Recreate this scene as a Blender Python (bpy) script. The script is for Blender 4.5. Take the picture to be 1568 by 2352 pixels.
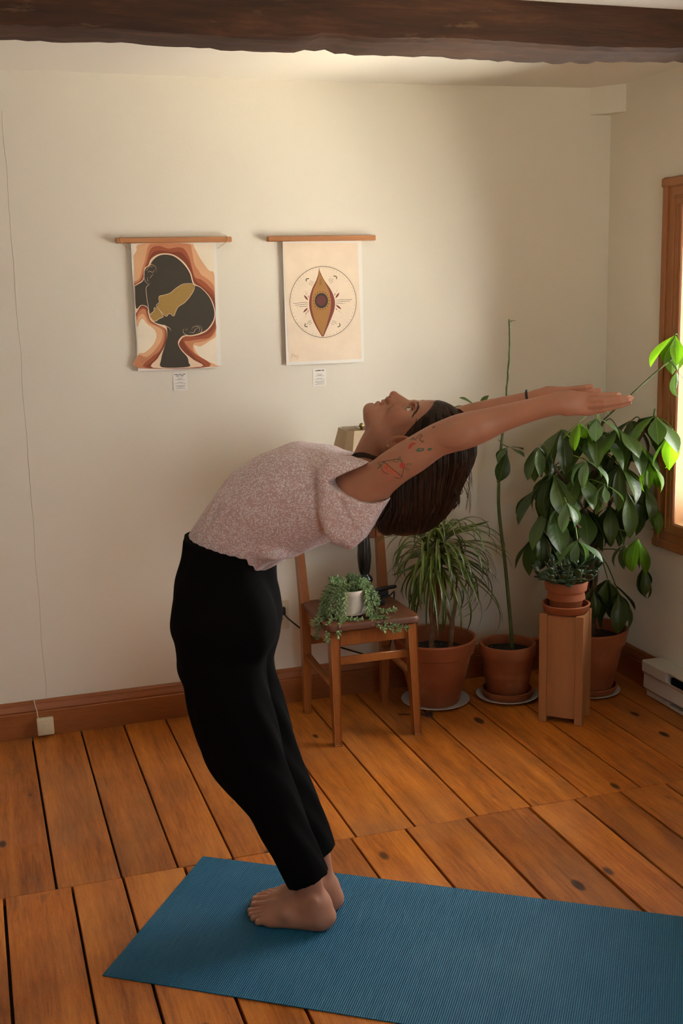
import bpy, bmesh, math, random
import numpy as np
from mathutils import Vector, Matrix, Euler
from mathutils.bvhtree import BVHTree

for o in list(bpy.data.objects): bpy.data.objects.remove(o)
scene = bpy.context.scene
COL = scene.collection
PI = math.pi
rnd = random.Random(7)

# ------------------------------------------------------------------ camera
# metres; the back wall is y = 0, the right wall x = 0, the floor z = 0
CAM_F, CAM_YAW, CAM_PITCH, CAM_ROLL = 2649.8, math.radians(17.71), math.radians(10.96), math.radians(-1.39)
CAM_P = Vector((-2.505, -4.216, 1.600))
def cam_axes():
    f = Vector((math.sin(CAM_YAW)*math.cos(CAM_PITCH), math.cos(CAM_YAW)*math.cos(CAM_PITCH), -math.sin(CAM_PITCH)))
    r = Vector((math.cos(CAM_YAW), -math.sin(CAM_YAW), 0)); u = r.cross(f)
    c, s = math.cos(CAM_ROLL), math.sin(CAM_ROLL)
    return r*c + u*s, r*(-s) + u*c, f
CR, CU, CF = cam_axes()
def ray(px, py): return CF + CR*((px-784)/CAM_F) - CU*((py-1176)/CAM_F)
def on_plane(px, py, n, c):
    n = Vector(n); d = ray(px, py); t = (c - CAM_P.dot(n))/d.dot(n); return CAM_P + d*t
def at_y(px, py, y): return on_plane(px, py, (0,1,0), y)
def at_z(px, py, z=0.0): return on_plane(px, py, (0,0,1), z)
def at_x(px, py, x=0.0): return on_plane(px, py, (1,0,0), x)
cd = bpy.data.cameras.new('camera'); cam = bpy.data.objects.new('camera', cd); COL.objects.link(cam)
cd.sensor_fit = 'VERTICAL'; cd.sensor_height = 36.0; cd.lens = CAM_F/2352*36.0
cd.clip_start = 0.05; cd.clip_end = 200
M = Matrix((CR, CU, -CF)).transposed().to_4x4(); M.translation = CAM_P
cam.matrix_world = M
scene.camera = cam

# ------------------------------------------------------------------ light
scene.view_settings.view_transform = 'Standard'
scene.view_settings.look = 'None'
scene.view_settings.gamma = 1.0
scene.view_settings.use_curve_mapping = False
scene.view_settings.exposure = -0.12
w = bpy.data.worlds.new('sky'); scene.world = w; w.use_nodes = True
bg = w.node_tree.nodes['Background']
bg.inputs['Color'].default_value = (1.0, 0.93, 0.84, 1); bg.inputs['Strength'].default_value = 1.0
sd = bpy.data.lights.new('sun', 'SUN'); sd.energy = 38.0; sd.angle = math.radians(1.0); sd.color = (1.0, 0.90, 0.74)
sun = bpy.data.objects.new('sun', sd); COL.objects.link(sun)
SUN_DIR = Vector((-0.20, 0.75, -0.66)).normalized()
sun.rotation_euler = SUN_DIR.to_track_quat('-Z', 'Y').to_euler()
def daylight(name, loc, sx, sy, rot, watts, color):
    d = bpy.data.lights.new(name, 'AREA'); d.shape = 'RECTANGLE'; d.size = sx; d.size_y = sy; d.energy = watts; d.color = color
    o = bpy.data.objects.new(name, d); o.location = loc; o.rotation_euler = rot; COL.objects.link(o)
WT = .18                                    # thickness of the outer walls
WIN = (-0.50, -1.50, 0.68, 1.88)            # right-wall window seen in the frame: y far, y near, z low, z high
WIN2 = (-2.45, -3.45, 0.68, 1.88)           # its twin further along the same wall
# sky light entering through each window opening, and sunlit ground outside shining up through them onto the ceiling
daylight('window_daylight', (WT+.25, -1.15, 1.28), 2.1, 1.8, Euler((PI/2, 0, PI/2)), 235, (1.0, .97, .94))
daylight('window_daylight', (WT+.03, -2.95, 1.28), 1.08, 1.28, Euler((PI/2, 0, PI/2)), 12, (.66, .88, 1.0))
daylight('window_daylight', (-1.7, -5.4-WT-.03, 1.28), 1.08, 1.28, Euler((PI/2, 0, 0)), 32, (.60, .84, 1.0))  # cool fill through the added window behind the camera
# the sunlit ground along that side of the house, shining up
daylight('ground_and_fill_light', (1.9, -2.7, -.20), 3.0, 2.0, Euler((PI, 0, 0)), 520, (1.0, .82, .50))
daylight('ground_and_fill_light', (.78, -1.1, -.10), .9, 1.6, Euler((PI, 0, 0)), 680, (1.0, .84, .56))
gl = Vector((-2.8, -8.6, -.30)); daylight('ground_and_fill_light', gl, 2.4, 2.4, (Vector((-.2, 0, 2.1))-gl).to_track_quat('-Z', 'Y').to_euler(), 760, (1.0, .85, .58))  # tilted panel added behind the camera to brighten the upper right corner
cy = scene.cycles
cy.max_bounces = 4; cy.diffuse_bounces = 4; cy.glossy_bounces = 2; cy.transmission_bounces = 3; cy.transparent_max_bounces = 6
cy.use_adaptive_sampling = True; cy.adaptive_threshold = .25; cy.adaptive_min_samples = 16
cy.caustics_reflective = False; cy.caustics_refractive = False

# ------------------------------------------------------------------ helpers
def tag(o, label=None, cat=None, group=None, kind=None):
    if label: o['label'] = label
    if cat: o['category'] = cat
    if group: o['group'] = group
    if kind: o['kind'] = kind
    return o
def thing(name, label, cat, loc=(0,0,0), rotz=0.0, group=None, kind=None):
    o = bpy.data.objects.new(name, None); COL.objects.link(o); o.empty_display_size = .05
    o.location = loc; o.rotation_euler = (0,0,rotz); o.matrix_world = Matrix.Translation(Vector(loc)) @ Matrix.Rotation(rotz, 4, 'Z')
    return tag(o, label, cat, group, kind)
WM = {}
class MB:
    def __init__(s): s.v = []; s.f = []; s.m = []
    def add(s, v, f, mi=0, T=None):
        b = len(s.v)
        if T is not None: v = [T @ Vector(p) for p in v]
        s.v += [tuple(p) for p in v]; s.f += [tuple(b+i for i in q) for q in f]; s.m += [mi]*len(f); return s
    def box(s, lo, hi, bevel=0.0, mi=0, T=None, seg=1):
        bm = bmesh.new(); bmesh.ops.create_cube(bm, size=1)
        for v in bm.verts: v.co = Vector([lo[i] + (v.co[i]+.5)*(hi[i]-lo[i]) for i in range(3)])
        if bevel > 0: bmesh.ops.bevel(bm, geom=list(bm.edges), offset=bevel, segments=seg, affect='EDGES', profile=.6)
        bm.verts.index_update()
        s.add([v.co.copy() for v in bm.verts], [[v.index for v in f.verts] for f in bm.faces], mi, T); bm.free(); return s
    def beam(s, a, b, wx, wy, bevel=0.0, up=(0,1,0), mi=0, w2=None):
        # straight bar from a to b with a rectangular section wx by wy (optionally tapering to w2)
        a, b = Vector(a), Vector(b); z = (b-a).normalized(); x = Vector(up).cross(z).normalized(); y = z.cross(x)
        w2 = w2 or (wx, wy); L = (b-a).length
        bm = bmesh.new(); bmesh.ops.create_cube(bm, size=1)
        for v in bm.verts:
            t = v.co.z+.5; k = (wx*(1-t)+w2[0]*t, wy*(1-t)+w2[1]*t)
            v.co = a + x*(v.co.x*k[0]) + y*(v.co.y*k[1]) + z*(t*L)
        if bevel > 0: bmesh.ops.bevel(bm, geom=list(bm.edges), offset=bevel, segments=1, affect='EDGES')
        bmesh.ops.recalc_face_normals(bm, faces=bm.faces[:]); bm.verts.index_update()
        s.add([v.co.copy() for v in bm.verts], [[v.index for v in f.verts] for f in bm.faces], mi); bm.free(); return s
    def tube(s, pts, rad, n=8, cap=True, mi=0, flat=1.0, up=None):
        pts = [Vector(p) for p in pts]; m = len(pts)
        if not hasattr(rad, '__len__'): rad = [rad]*m
        t = [(pts[min(i+1,m-1)]-pts[max(i-1,0)]).normalized() for i in range(m)]
        x = Vector(up) if up else (Vector((0,0,1)) if abs(t[0].z) < .9 else Vector((1,0,0)))
        x = (x - t[0]*x.dot(t[0])).normalized(); v = []; f = []
        for i in range(m):
            if i:
                ax = t[i-1].cross(t[i])
                if ax.length > 1e-7: x = Matrix.Rotation(t[i-1].angle(t[i]), 3, ax.normalized()) @ x
            y = t[i].cross(x)
            for k in range(n):
                a = 2*PI*k/n; v.append(pts[i] + (x*math.cos(a) + y*math.sin(a)*flat)*rad[i])
        for i in range(m-1):
            for k in range(n): f.append((i*n+k, i*n+(k+1)%n, (i+1)*n+(k+1)%n, (i+1)*n+k))
        if cap: f.append(tuple(range(n-1,-1,-1))); f.append(tuple((m-1)*n+k for k in range(n)))
        return s.add(v, f, mi)
    def lathe(s, prof, n=40, c=(0,0,0), mi=0, wob=0.0):
        # prof: list of (radius, z); closed if it starts and ends on the axis
        v = []; f = []; c = Vector(c)
        for i, (r, z) in enumerate(prof):
            for k in range(n):
                a = 2*PI*k/n; v.append(c + Vector((r*math.cos(a), r*math.sin(a), z)))
        for i in range(len(prof)-1):
            for k in range(n):
                q = (i*n+k, i*n+(k+1)%n, (i+1)*n+(k+1)%n, (i+1)*n+k); f.append(q)
        return s.add(v, f, mi)
    def prism(s, poly, a, b, mi=0):
        # poly: list of 3D points; extruded by vector b-a given as offset vectors a, b
        n = len(poly); a = Vector(a); b = Vector(b)
        v = [Vector(p)+a for p in poly] + [Vector(p)+b for p in poly]
        f = [tuple(range(n-1,-1,-1)), tuple(range(n,2*n))] + [(i,(i+1)%n,n+(i+1)%n,n+i) for i in range(n)]
        return s.add(v, f, mi)
    def mesh(s, name, mats, smooth=40, recalc=True, T=None):
        me = bpy.data.meshes.new(name)
        vs = s.v if T is None else [tuple(T @ Vector(p)) for p in s.v]
        me.from_pydata(vs, [], s.f)
        for m in (mats if isinstance(mats, (list, tuple)) else [mats]): me.materials.append(m)
        if any(s.m): me.polygons.foreach_set('material_index', s.m)
        if recalc:
            bm = bmesh.new(); bm.from_mesh(me); bmesh.ops.remove_doubles(bm, verts=bm.verts, dist=1e-6)
            bmesh.ops.recalc_face_normals(bm, faces=bm.faces[:]); bm.to_mesh(me); bm.free()
        if smooth:
            me.polygons.foreach_set('use_smooth', [True]*len(me.polygons)); me.set_sharp_from_angle(angle=math.radians(smooth))
        me.update(); return me
    def build(s, name, mats, parent=None, smooth=40, world=True, recalc=True):
        T = parent.matrix_world.inverted() if (parent is not None and world) else None
        return put(name, s.mesh(name, mats, smooth, recalc, T), parent)
def put(name, me, parent=None, M=None):
    # M is a world matrix
    o = bpy.data.objects.new(name, me); COL.objects.link(o)
    if parent is not None:
        o.parent = parent
        pm = parent.matrix_world
        if M is not None: o.matrix_basis = pm.inverted() @ M
        o.matrix_world = pm @ o.matrix_basis
    elif M is not None: o.matrix_basis = M; o.matrix_world = M
    return o
def bez(pts, n=8):
    # Catmull-Rom through points
    P = [Vector(p) for p in pts]; P = [P[0]*2-P[1]] + P + [P[-1]*2-P[-2]]; out = []
    for i in range(1, len(P)-2):
        for k in range(n):
            t = k/n; a,b,c,d = P[i-1],P[i],P[i+1],P[i+2]
            out.append(.5*((2*b)+(c-a)*t+(2*a-5*b+4*c-d)*t*t+(3*b-a-3*c+d)*t**3))
    out.append(P[-2]); return out

# ------------------------------------------------------------------ materials
def srgb(r, g, b):
    return tuple(((c/255)/12.92 if c/255 <= .04045 else ((c/255+.055)/1.055)**2.4) for c in (r,g,b)) + (1.0,)
class NT:
    def __init__(s, name):
        s.m = bpy.data.materials.new(name); s.m.use_nodes = True; s.t = s.m.node_tree; s.n = s.t.nodes; s.l = s.t.links
        s.p = s.n['Principled BSDF']; s.out = s.n['Material Output']
    def node(s, typ, **kw):
        x = s.n.new(typ)
        for k, v in kw.items():
            if k.startswith('i_'):
                key = k[2:]; key = int(key) if key.isdigit() else key.replace('_', ' ')
                inp = x.inputs[key]
                if hasattr(v, 'is_output') or isinstance(v, bpy.types.NodeSocket): s.l.new(v, inp)
                else: inp.default_value = v
            else: setattr(x, k, v)
        return x
    def coord(s, kind='Object', scale=(1,1,1), rot=(0,0,0), rand=0.0):
        tc = s.node('ShaderNodeTexCoord'); v = tc.outputs[kind]
        if rand:
            oi = s.node('ShaderNodeObjectInfo')
            cmb = s.node('ShaderNodeCombineXYZ'); mu = s.node('ShaderNodeMath', operation='MULTIPLY', i_0=oi.outputs['Random'], i_1=rand)
            mu2 = s.node('ShaderNodeMath', operation='MULTIPLY', i_0=oi.outputs['Random'], i_1=rand*1.7)
            s.l.new(mu.outputs[0], cmb.inputs[0]); s.l.new(mu2.outputs[0], cmb.inputs[1]); s.l.new(mu.outputs[0], cmb.inputs[2])
            ad = s.node('ShaderNodeVectorMath', operation='ADD'); s.l.new(v, ad.inputs[0]); s.l.new(cmb.outputs[0], ad.inputs[1]); v = ad.outputs[0]
        mp = s.node('ShaderNodeMapping'); s.l.new(v, mp.inputs[0]); mp.inputs['Scale'].default_value = scale; mp.inputs['Rotation'].default_value = rot
        return mp.outputs[0]
    def noise(s, vec, scale=5, detail=4, rough=.55, dist=0.0):
        n = s.node('ShaderNodeTexNoise'); s.l.new(vec, n.inputs['Vector']); n.inputs['Scale'].default_value = scale
        n.inputs['Detail'].default_value = detail; n.inputs['Roughness'].default_value = rough; n.inputs['Distortion'].default_value = dist
        return n.outputs['Fac']
    def ramp(s, fac, stops, interp='LINEAR'):
        r = s.node('ShaderNodeValToRGB'); s.l.new(fac, r.inputs[0]); r.color_ramp.interpolation = interp; e = r.color_ramp.elements
        while len(e) < len(stops): e.new(.5)
        for k, (p, c) in enumerate(stops):
            e[k].position = p; e[k].color = c if len(c) == 4 else tuple(c)+(1,)
        return r.outputs[0]
    def mix(s, fac, a, b, blend='MIX'):
        x = s.node('ShaderNodeMix', data_type='RGBA', blend_type=blend)
        for k, v in ((0, fac), (6, a), (7, b)):
            if isinstance(v, bpy.types.NodeSocket): s.l.new(v, x.inputs[k])
            else: x.inputs[k].default_value = v
        return x.outputs[2]
    def math(s, op, a, b=0.0):
        x = s.node('ShaderNodeMath', operation=op)
        for k, v in ((0,a),(1,b)):
            if isinstance(v, bpy.types.NodeSocket): s.l.new(v, x.inputs[k])
            else: x.inputs[k].default_value = v
        return x.outputs[0]
    def bump(s, h, strength=.2, dist=.01):
        b = s.node('ShaderNodeBump'); s.l.new(h, b.inputs['Height']); b.inputs['Strength'].default_value = strength; b.inputs['Distance'].default_value = dist
        s.l.new(b.outputs[0], s.p.inputs['Normal'])
    def base(s, c):
        if isinstance(c, bpy.types.NodeSocket): s.l.new(c, s.p.inputs['Base Color'])
        else: s.p.inputs['Base Color'].default_value = c
    def set(s, **kw):
        for k, v in kw.items():
            key = k.replace('_', ' ')
            if isinstance(v, bpy.types.NodeSocket): s.l.new(v, s.p.inputs[key])
            else: s.p.inputs[key].default_value = v
        return s
def simple(name, c1, c2=None, scale=8, rough=.6, bump=0.0, bscale=None, spec=.5, metal=0.0, rand=0.0, bdist=.004):
    t = NT(name); v = t.coord('Object', rand=rand)
    f = t.noise(v, scale, 5)
    t.base(t.ramp(f, [(.3, c1), (.7, c2 or tuple(min(1, x*1.12) for x in c1[:3])+(1,))]))
    t.set(Roughness=rough, Metallic=metal, Specular_IOR_Level=spec)
    if bump: t.bump(t.noise(v, bscale or scale*6, 4), bump, bdist)
    return t.m
def wood(name, dark, mid, light, axis='Z', rough=.45, ring=14, stretch=12, rand=5.0, bump=.08, knots=False, coat=0.0):
    t = NT(name); sc = [stretch]*3; sc['XYZ'.index(axis)] = 1.0
    v = t.coord('Object', tuple(sc), rand=rand)
    big = t.noise(v, ring/14, 3, .5, .4); fine = t.noise(v, ring*1.5, 6, .7)
    a = t.ramp(t.math('ADD', t.math('MULTIPLY', big, .55), t.math('MULTIPLY', fine, .45)), [(.3, dark), (.5, mid), (.68, light)])
    t.base(a); t.set(Roughness=rough, Coat_Weight=coat, Coat_Roughness=.25)
    t.bump(fine, bump, .002)
    return t.m
MAT = {}
# painted plaster
def plaster(name, col, var):
    t = NT(name); v = t.coord('Object')
    f = t.noise(v, 1.3, 3); t.base(t.ramp(f, [(.3, col), (.7, var)])); t.set(Roughness=.75, Specular_IOR_Level=.25)
    h = t.math('ADD', t.noise(v, 3, 3), t.math('MULTIPLY', t.noise(v, 90, 3), .12)); t.bump(h, .22, .012)
    return t.m
MAT['wall'] = plaster('cream_plaster', (.74,.683,.585,1), (.77,.713,.615,1))
MAT['ceiling'] = plaster('ceiling_paint', (.79,.75,.68,1), (.81,.77,.70,1))
def floor_wood():
    t = NT('varnished_pine_plank')
    vg = t.coord('Object', (14, 1.0, 14), rand=9.0); v1 = t.coord('Object', (1,1,1), rand=9.0)
    big = t.noise(vg, .9, 3, .5, 1.2); fine = t.noise(vg, 9, 8, .7, .3)
    g = t.math('ADD', t.math('MULTIPLY', big, .5), t.math('MULTIPLY', fine, .5))
    col = t.ramp(g, [(.32, (.165,.041,.005,1)), (.46, (.41,.115,.013,1)), (.58, (.57,.183,.023,1)), (.72, (.68,.25,.042,1))])
    # worn greyish blotches and dirt
    wear = t.ramp(t.noise(v1, 3.2, 6, .65), [(.45, (0,0,0,1)), (.70, (1,1,1,1))])
    col = t.mix(t.math('MULTIPLY', wear, .42), col, (.20,.085,.030,1))
    pale = t.ramp(t.noise(v1, 1.7, 4, .5), [(.5, (0,0,0,1)), (.75, (1,1,1,1))])
    col = t.mix(t.math('MULTIPLY', pale, .35), col, (.50,.215,.070,1))
    # knots
    vk = t.coord('Object', (9.5, 4.4, 1), rand=9.0)
    vo = t.node('ShaderNodeTexVoronoi', feature='F1'); t.l.new(vk, vo.inputs['Vector']); vo.inputs['Scale'].default_value = 1.0
    pick = t.node('ShaderNodeSeparateColor'); t.l.new(vo.outputs['Color'], pick.inputs[0])
    has = t.math('GREATER_THAN', pick.outputs[0], .45)
    sz = t.math('MULTIPLY', t.math('POWER', pick.outputs[1], 2.0), .12)
    kd = t.math('LESS_THAN', vo.outputs['Distance'], t.math('ADD', sz, .03))
    kn = t.ramp(t.math('SUBTRACT', vo.outputs['Distance'], sz), [(.0, (1,1,1,1)), (.03, (.85,.85,.85,1)), (.075, (0,0,0,1))])
    col = t.mix(t.math('MULTIPLY', t.math('MULTIPLY', kn, has), .92), col, (.030,.009,.004,1))
    sm = t.ramp(t.noise(t.coord('Object', (9, 2.2, 1), rand=9.0), 1.6, 5, .6, .8), [(.62, (0,0,0,1)), (.74, (1,1,1,1))]); col = t.mix(t.math('MULTIPLY', sm, .55), col, (.085,.026,.008,1))
    # nail and wear specks
    vs = t.node('ShaderNodeTexVoronoi', feature='F1'); t.l.new(t.coord('Object', (34, 20, 1), rand=9.0), vs.inputs['Vector'])
    ps = t.node('ShaderNodeSeparateColor'); t.l.new(vs.outputs['Color'], ps.inputs[0])
    sp = t.math('MULTIPLY', t.math('LESS_THAN', vs.outputs['Distance'], .16), t.math('GREATER_THAN', ps.outputs[0], .58))
    col = t.mix(t.math('MULTIPLY', sp, .75), col, (.05,.016,.006,1))
    oi = t.node('ShaderNodeObjectInfo')
    tone = t.ramp(oi.outputs['Random'], [(0, (.80,.78,.76,1)), (.5, (1,1,1,1)), (1, (1.12,1.10,1.05,1))])
    col = t.mix(1.0, col, tone, 'MULTIPLY')
    t.base(col)
    rg = t.ramp(t.noise(v1, 5, 5), [(.3, (.33,.33,.33,1)), (.7, (.55,.55,.55,1))]); t.set(Roughness=rg, Specular_IOR_Level=.42)
    t.bump(t.math('SUBTRACT', t.math('MULTIPLY', fine, .6), t.math('MULTIPLY', kn, .4)), .22, .003)
    return t.m
MAT['floor'] = floor_wood()
MAT['subfloor'] = simple('dark_subfloor', (.012,.008,.006,1), (.02,.014,.01,1), rough=.9)
MAT['base'] = wood('stained_pine_baseboard', (.17,.046,.012,1), (.28,.082,.019,1), (.36,.115,.030,1), 'X', .42, stretch=10, rand=0)
MAT['base_y'] = wood('stained_pine_baseboard_side', (.17,.046,.012,1), (.28,.082,.019,1), (.36,.115,.030,1), 'Y', .42, stretch=10, rand=0)
MAT['casing'] = wood('varnished_window_casing', (.20,.068,.020,1), (.33,.125,.042,1), (.42,.17,.062,1), 'Z', .38, stretch=11, rand=3)
MAT['jamb'] = wood('pale_pine_jamb', (.52,.27,.12,1), (.63,.36,.17,1), (.70,.43,.22,1), 'Z', .45, stretch=9, rand=3)
MAT['beam'] = None
def beam_mat():
    t = NT('rough_hewn_brown_beam'); v = t.coord('Object', (.7, 6, 6)); v1 = t.coord('Object')
    f = t.noise(v, 5, 8, .65, .3)
    c = t.ramp(f, [(.3, (.026,.0085,.003,1)), (.55, (.062,.021,.0065,1)), (.72, (.115,.043,.016,1))])
    scr = t.ramp(t.noise(t.coord('Object', (2, 30, 9)), 4, 6, .7), [(.60, (0,0,0,1)), (.72, (1,1,1,1))])
    m = t.ramp(t.noise(v1, 2.2, 3), [(.5, (0,0,0,1)), (.62, (1,1,1,1))])
    c = t.mix(t.math('MULTIPLY', t.math('MULTIPLY', scr, m), .35), c, (.33,.20,.12,1))
    t.base(c); t.set(Roughness=.75); t.bump(f, .5, .012); return t.m
MAT['beam'] = beam_mat()
MAT['glass'] = None
def glass_mat():
    t = NT('clear_window_glass'); tr = t.node('ShaderNodeBsdfTransparent'); gl = t.node('ShaderNodeBsdfGlossy'); gl.inputs['Roughness'].default_value = .02
    v = t.coord('Object'); f = t.ramp(t.noise(v, 2, 2), [(.3, (.94,.96,.95,1)), (.7, (.97,.98,.97,1))]); t.l.new(f, tr.inputs[0])
    fr = t.node('ShaderNodeFresnel'); fr.inputs[0].default_value = 1.3
    ms = t.node('ShaderNodeMixShader'); t.l.new(fr.outputs[0], ms.inputs[0]); t.l.new(tr.outputs[0], ms.inputs[1]); t.l.new(gl.outputs[0], ms.inputs[2])
    t.l.new(ms.outputs[0], t.out.inputs['Surface']); return t.m
MAT['glass'] = glass_mat()
MAT['white_metal'] = simple('off_white_enamel', (.56,.52,.46,1), (.62,.58,.52,1), 4, .38)
MAT['ivory'] = simple('ivory_plastic', (.62,.53,.36,1), (.66,.57,.40,1), 5, .4)
MAT['black'] = simple('black_plastic', (.010,.010,.011,1), (.016,.016,.017,1), 10, .38)
MAT['dark'] = simple('dark_cavity', (.006,.006,.006,1), (.01,.01,.01,1), 10, .8)
MAT['crack'] = simple('plaster_crack', (.42,.37,.30,1), (.36,.31,.25,1), 20, .9)

# ------------------------------------------------------------------ the room
XL, YN, H = -4.3, -5.4, 2.35
def struct(name, mb, mats, smooth=30, parent=None): return tag(mb.build(name, mats, parent, smooth), kind='structure')
fl = struct('floor', MB().box((XL, YN, -.06), (0, 0, -.024)), MAT['subfloor'])
fl['label'] = 'wide varnished pine plank floor'
far_x = [XL+.004, -4.13, -3.95, -3.76, -3.59, -3.41, -3.22, -3.04, -2.87, -2.70, -2.55, -2.386, -2.208, -2.050, -1.891, -1.702, -1.517, -1.329, -1.124, -.940, -.744, -.550, -.336, -.150, -.003]
near_x = [XL+.004, -4.10, -3.93, -3.72, -3.55, -3.36, -3.16, -3.00, -2.84, -2.68, -2.525, -2.345, -2.206, -2.033, -1.892, -1.715, -1.535, -1.363, -1.164, -.949, -.791, -.628, -.462, -.285, -.12, -.003]
JY = -1.1915
def plank(x0, x1, y0, y1, gap):
    me = MB().box((0, 0, -.024), (x1-x0-gap, y1-y0, 0), .0016).mesh('plank', MAT['floor'], 0)
    for v in me.vertices: pass
    o = put('plank', me, fl, Matrix.Translation((x0+gap/2, y0, rnd.uniform(-.0008, .0008)))); return o
for i in range(len(far_x)-1): plank(far_x[i], far_x[i+1], JY+.0012, -.004, rnd.uniform(.0050, .0072))
for i in range(len(near_x)-1):
    plank(near_x[i], near_x[i+1], -4.35, JY-.0012, rnd.uniform(.0062, .0090) if near_x[i] != -1.164 else .0125)
for i in range(0, len(near_x)-1): plank(near_x[i], near_x[i+1], YN+.005, -4.353, .005)
# back wall and its crack
wb = struct('wall_back', MB().box((XL-.1, 0, -.06), (WT, .12, H+.1)), MAT['wall'])
cr = [(-2.323 + .0016*math.sin(k*1.3) + rnd.uniform(-.0012, .0012), -.0001, .14 + k*.061) for k in range(35)]
MB().tube(bez(cr, 3), .0006, 4).build('crack', MAT['crack'], wb)
# right wall with two window openings
def wall_with_holes(name, holes):
    ys = sorted({0.0, YN} | {h[0] for h in holes} | {h[1] for h in holes}); zs = sorted({-.06, H+.1, WIN[2], WIN[3]}); mb = MB()
    for a, b in zip(ys[:-1], ys[1:]):
        for c, d in zip(zs[:-1], zs[1:]):
            if any(h[1] <= a+1e-6 and b <= h[0]+1e-6 and h[2] <= c+1e-6 and d <= h[3]+1e-6 for h in holes): continue
            mb.box((0, a, c), (WT, b, d))
    return struct(name, mb, MAT['wall'])
wr = wall_with_holes('wall_right', [WIN, WIN2])
struct('wall_left', MB().box((XL-.12, YN, -.06), (XL, 0, H+.1)), MAT['wall'])
wf = MB()
for lo, hi in (((XL-.1, -.06), (-2.2, H+.1)), ((-1.2, -.06), (WT, H+.1)), ((-2.2, -.06), (-1.2, WIN[2])), ((-2.2, WIN[3]), (-1.2, H+.1))): wf.box((lo[0], YN-WT, lo[1]), (hi[0], YN, hi[1]))
struct('wall_front', wf, MAT['wall'])
# ceiling, slightly wavy old plaster
def ceiling():
    nx, ny = 60, 70; v = []; f = []
    for j in range(ny+1):
        for i in range(nx+1):
            x = XL + (0-XL)*i/nx; y = YN*j/ny
            z = H - .004 + .006*math.sin(x*1.7+.6)*math.cos(y*1.1) - .010*math.exp(-((x+.1)/.5)**2)*0
            v.append((x, y, z))
    for j in range(ny):
        for i in range(nx): a = j*(nx+1)+i; f.append((a, a+1, a+nx+2, a+nx+1))
    mb = MB().add(v, f); mb.box((XL-.1, YN-.1, H+.03), (WT, .1, H+.12)); return mb
struct('ceiling', ceiling(), MAT['ceiling'])
# rough beam under the ceiling
def beam():
    n = 150; ring = 20; r = random.Random(3); v = []; f = []
    x0, x1 = XL, -.004
    ph = [r.uniform(0, 6.28) for _ in range(12)]
    for i in range(n+1):
        x = x0 + (x1-x0)*i/n
        yf = -1.245 + .030*(x+2.4)*0 + .010*math.sin(1.3*x+ph[0]); yr = -1.075 + .012*math.sin(2.1*x+ph[1])
        zl = 2.228 + .006*math.sin(2.2*x+ph[2]) + .004*math.sin(7*x+ph[3]) + r.uniform(-.002, .002)
        if -1.60 < x < -1.49: zl += .009*(1 if x < -1.495 else .5)
        zr = zl - .004 + .004*math.sin(5*x+ph[4]) + r.uniform(-.003, .003)
        P = [(yf+.004, 2.36), (yf-.002, 2.33), (yf+.002*math.sin(9*x), 2.30), (yf-.001, 2.27), (yf+.002, zl+.010), (yf+.012, zl), (yf+.05, zl-.003+r.uniform(-.002,.002)), (yf+.09, zr+r.uniform(-.002,.002)), (yr-.015, zr), (yr, zr+.014), (yr+.002, 2.30), (yr, 2.36)]
        v += [(x, a, b) for a, b in P]
    m = 12
    for i in range(n):
        for k in range(m): f.append((i*m+k, i*m+(k+1)%m, (i+1)*m+(k+1)%m, (i+1)*m+k))
    f += [tuple(range(m)), tuple(n*m+k for k in range(m-1,-1,-1))]
    return MB().add(v, f)
b = struct('trim_1', beam(), MAT['beam'], 35); b['label'] = 'dark brown rough-hewn timber beam across the ceiling'
# boxed-in corner bracket under the ceiling
struct('trim_2', MB().prism([(-.095, .01, 0), (.01, .01, 0), (.01, -.11, 0), (0, -.11, 0), (-.095, 0, 0)], (0,0,2.247), (0,0,2.36)), MAT['wall'])['label'] = 'cream boxed bracket in the corner under the ceiling'
# baseboards
def base_profile(mb, along, a, b):
    pr = [(0,0), (.022,0), (.022,.092), (.0195,.096), (.0215,.101), (.0205,.108), (.016,.116), (.0135,.122), (.0135,.127), (.0085,.132), (.006,.135), (0,.135)]
    n = len(pr); v = []
    for t in (a, b):
        for d, z in pr: v.append((t, -d, z) if along == 'x' else (-d, t, z))
    f = [tuple(range(n)), tuple(range(2*n-1, n-1, -1))] + [(i,(i+1)%n,n+(i+1)%n,n+i) for i in range(n)]
    return mb.add(v, f)
struct('baseboard_back', base_profile(MB(), 'x', XL, 0), MAT['base'], 25)
struct('baseboard_right', base_profile(MB(), 'y', -.47, 0), MAT['base_y'], 25)
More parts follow.
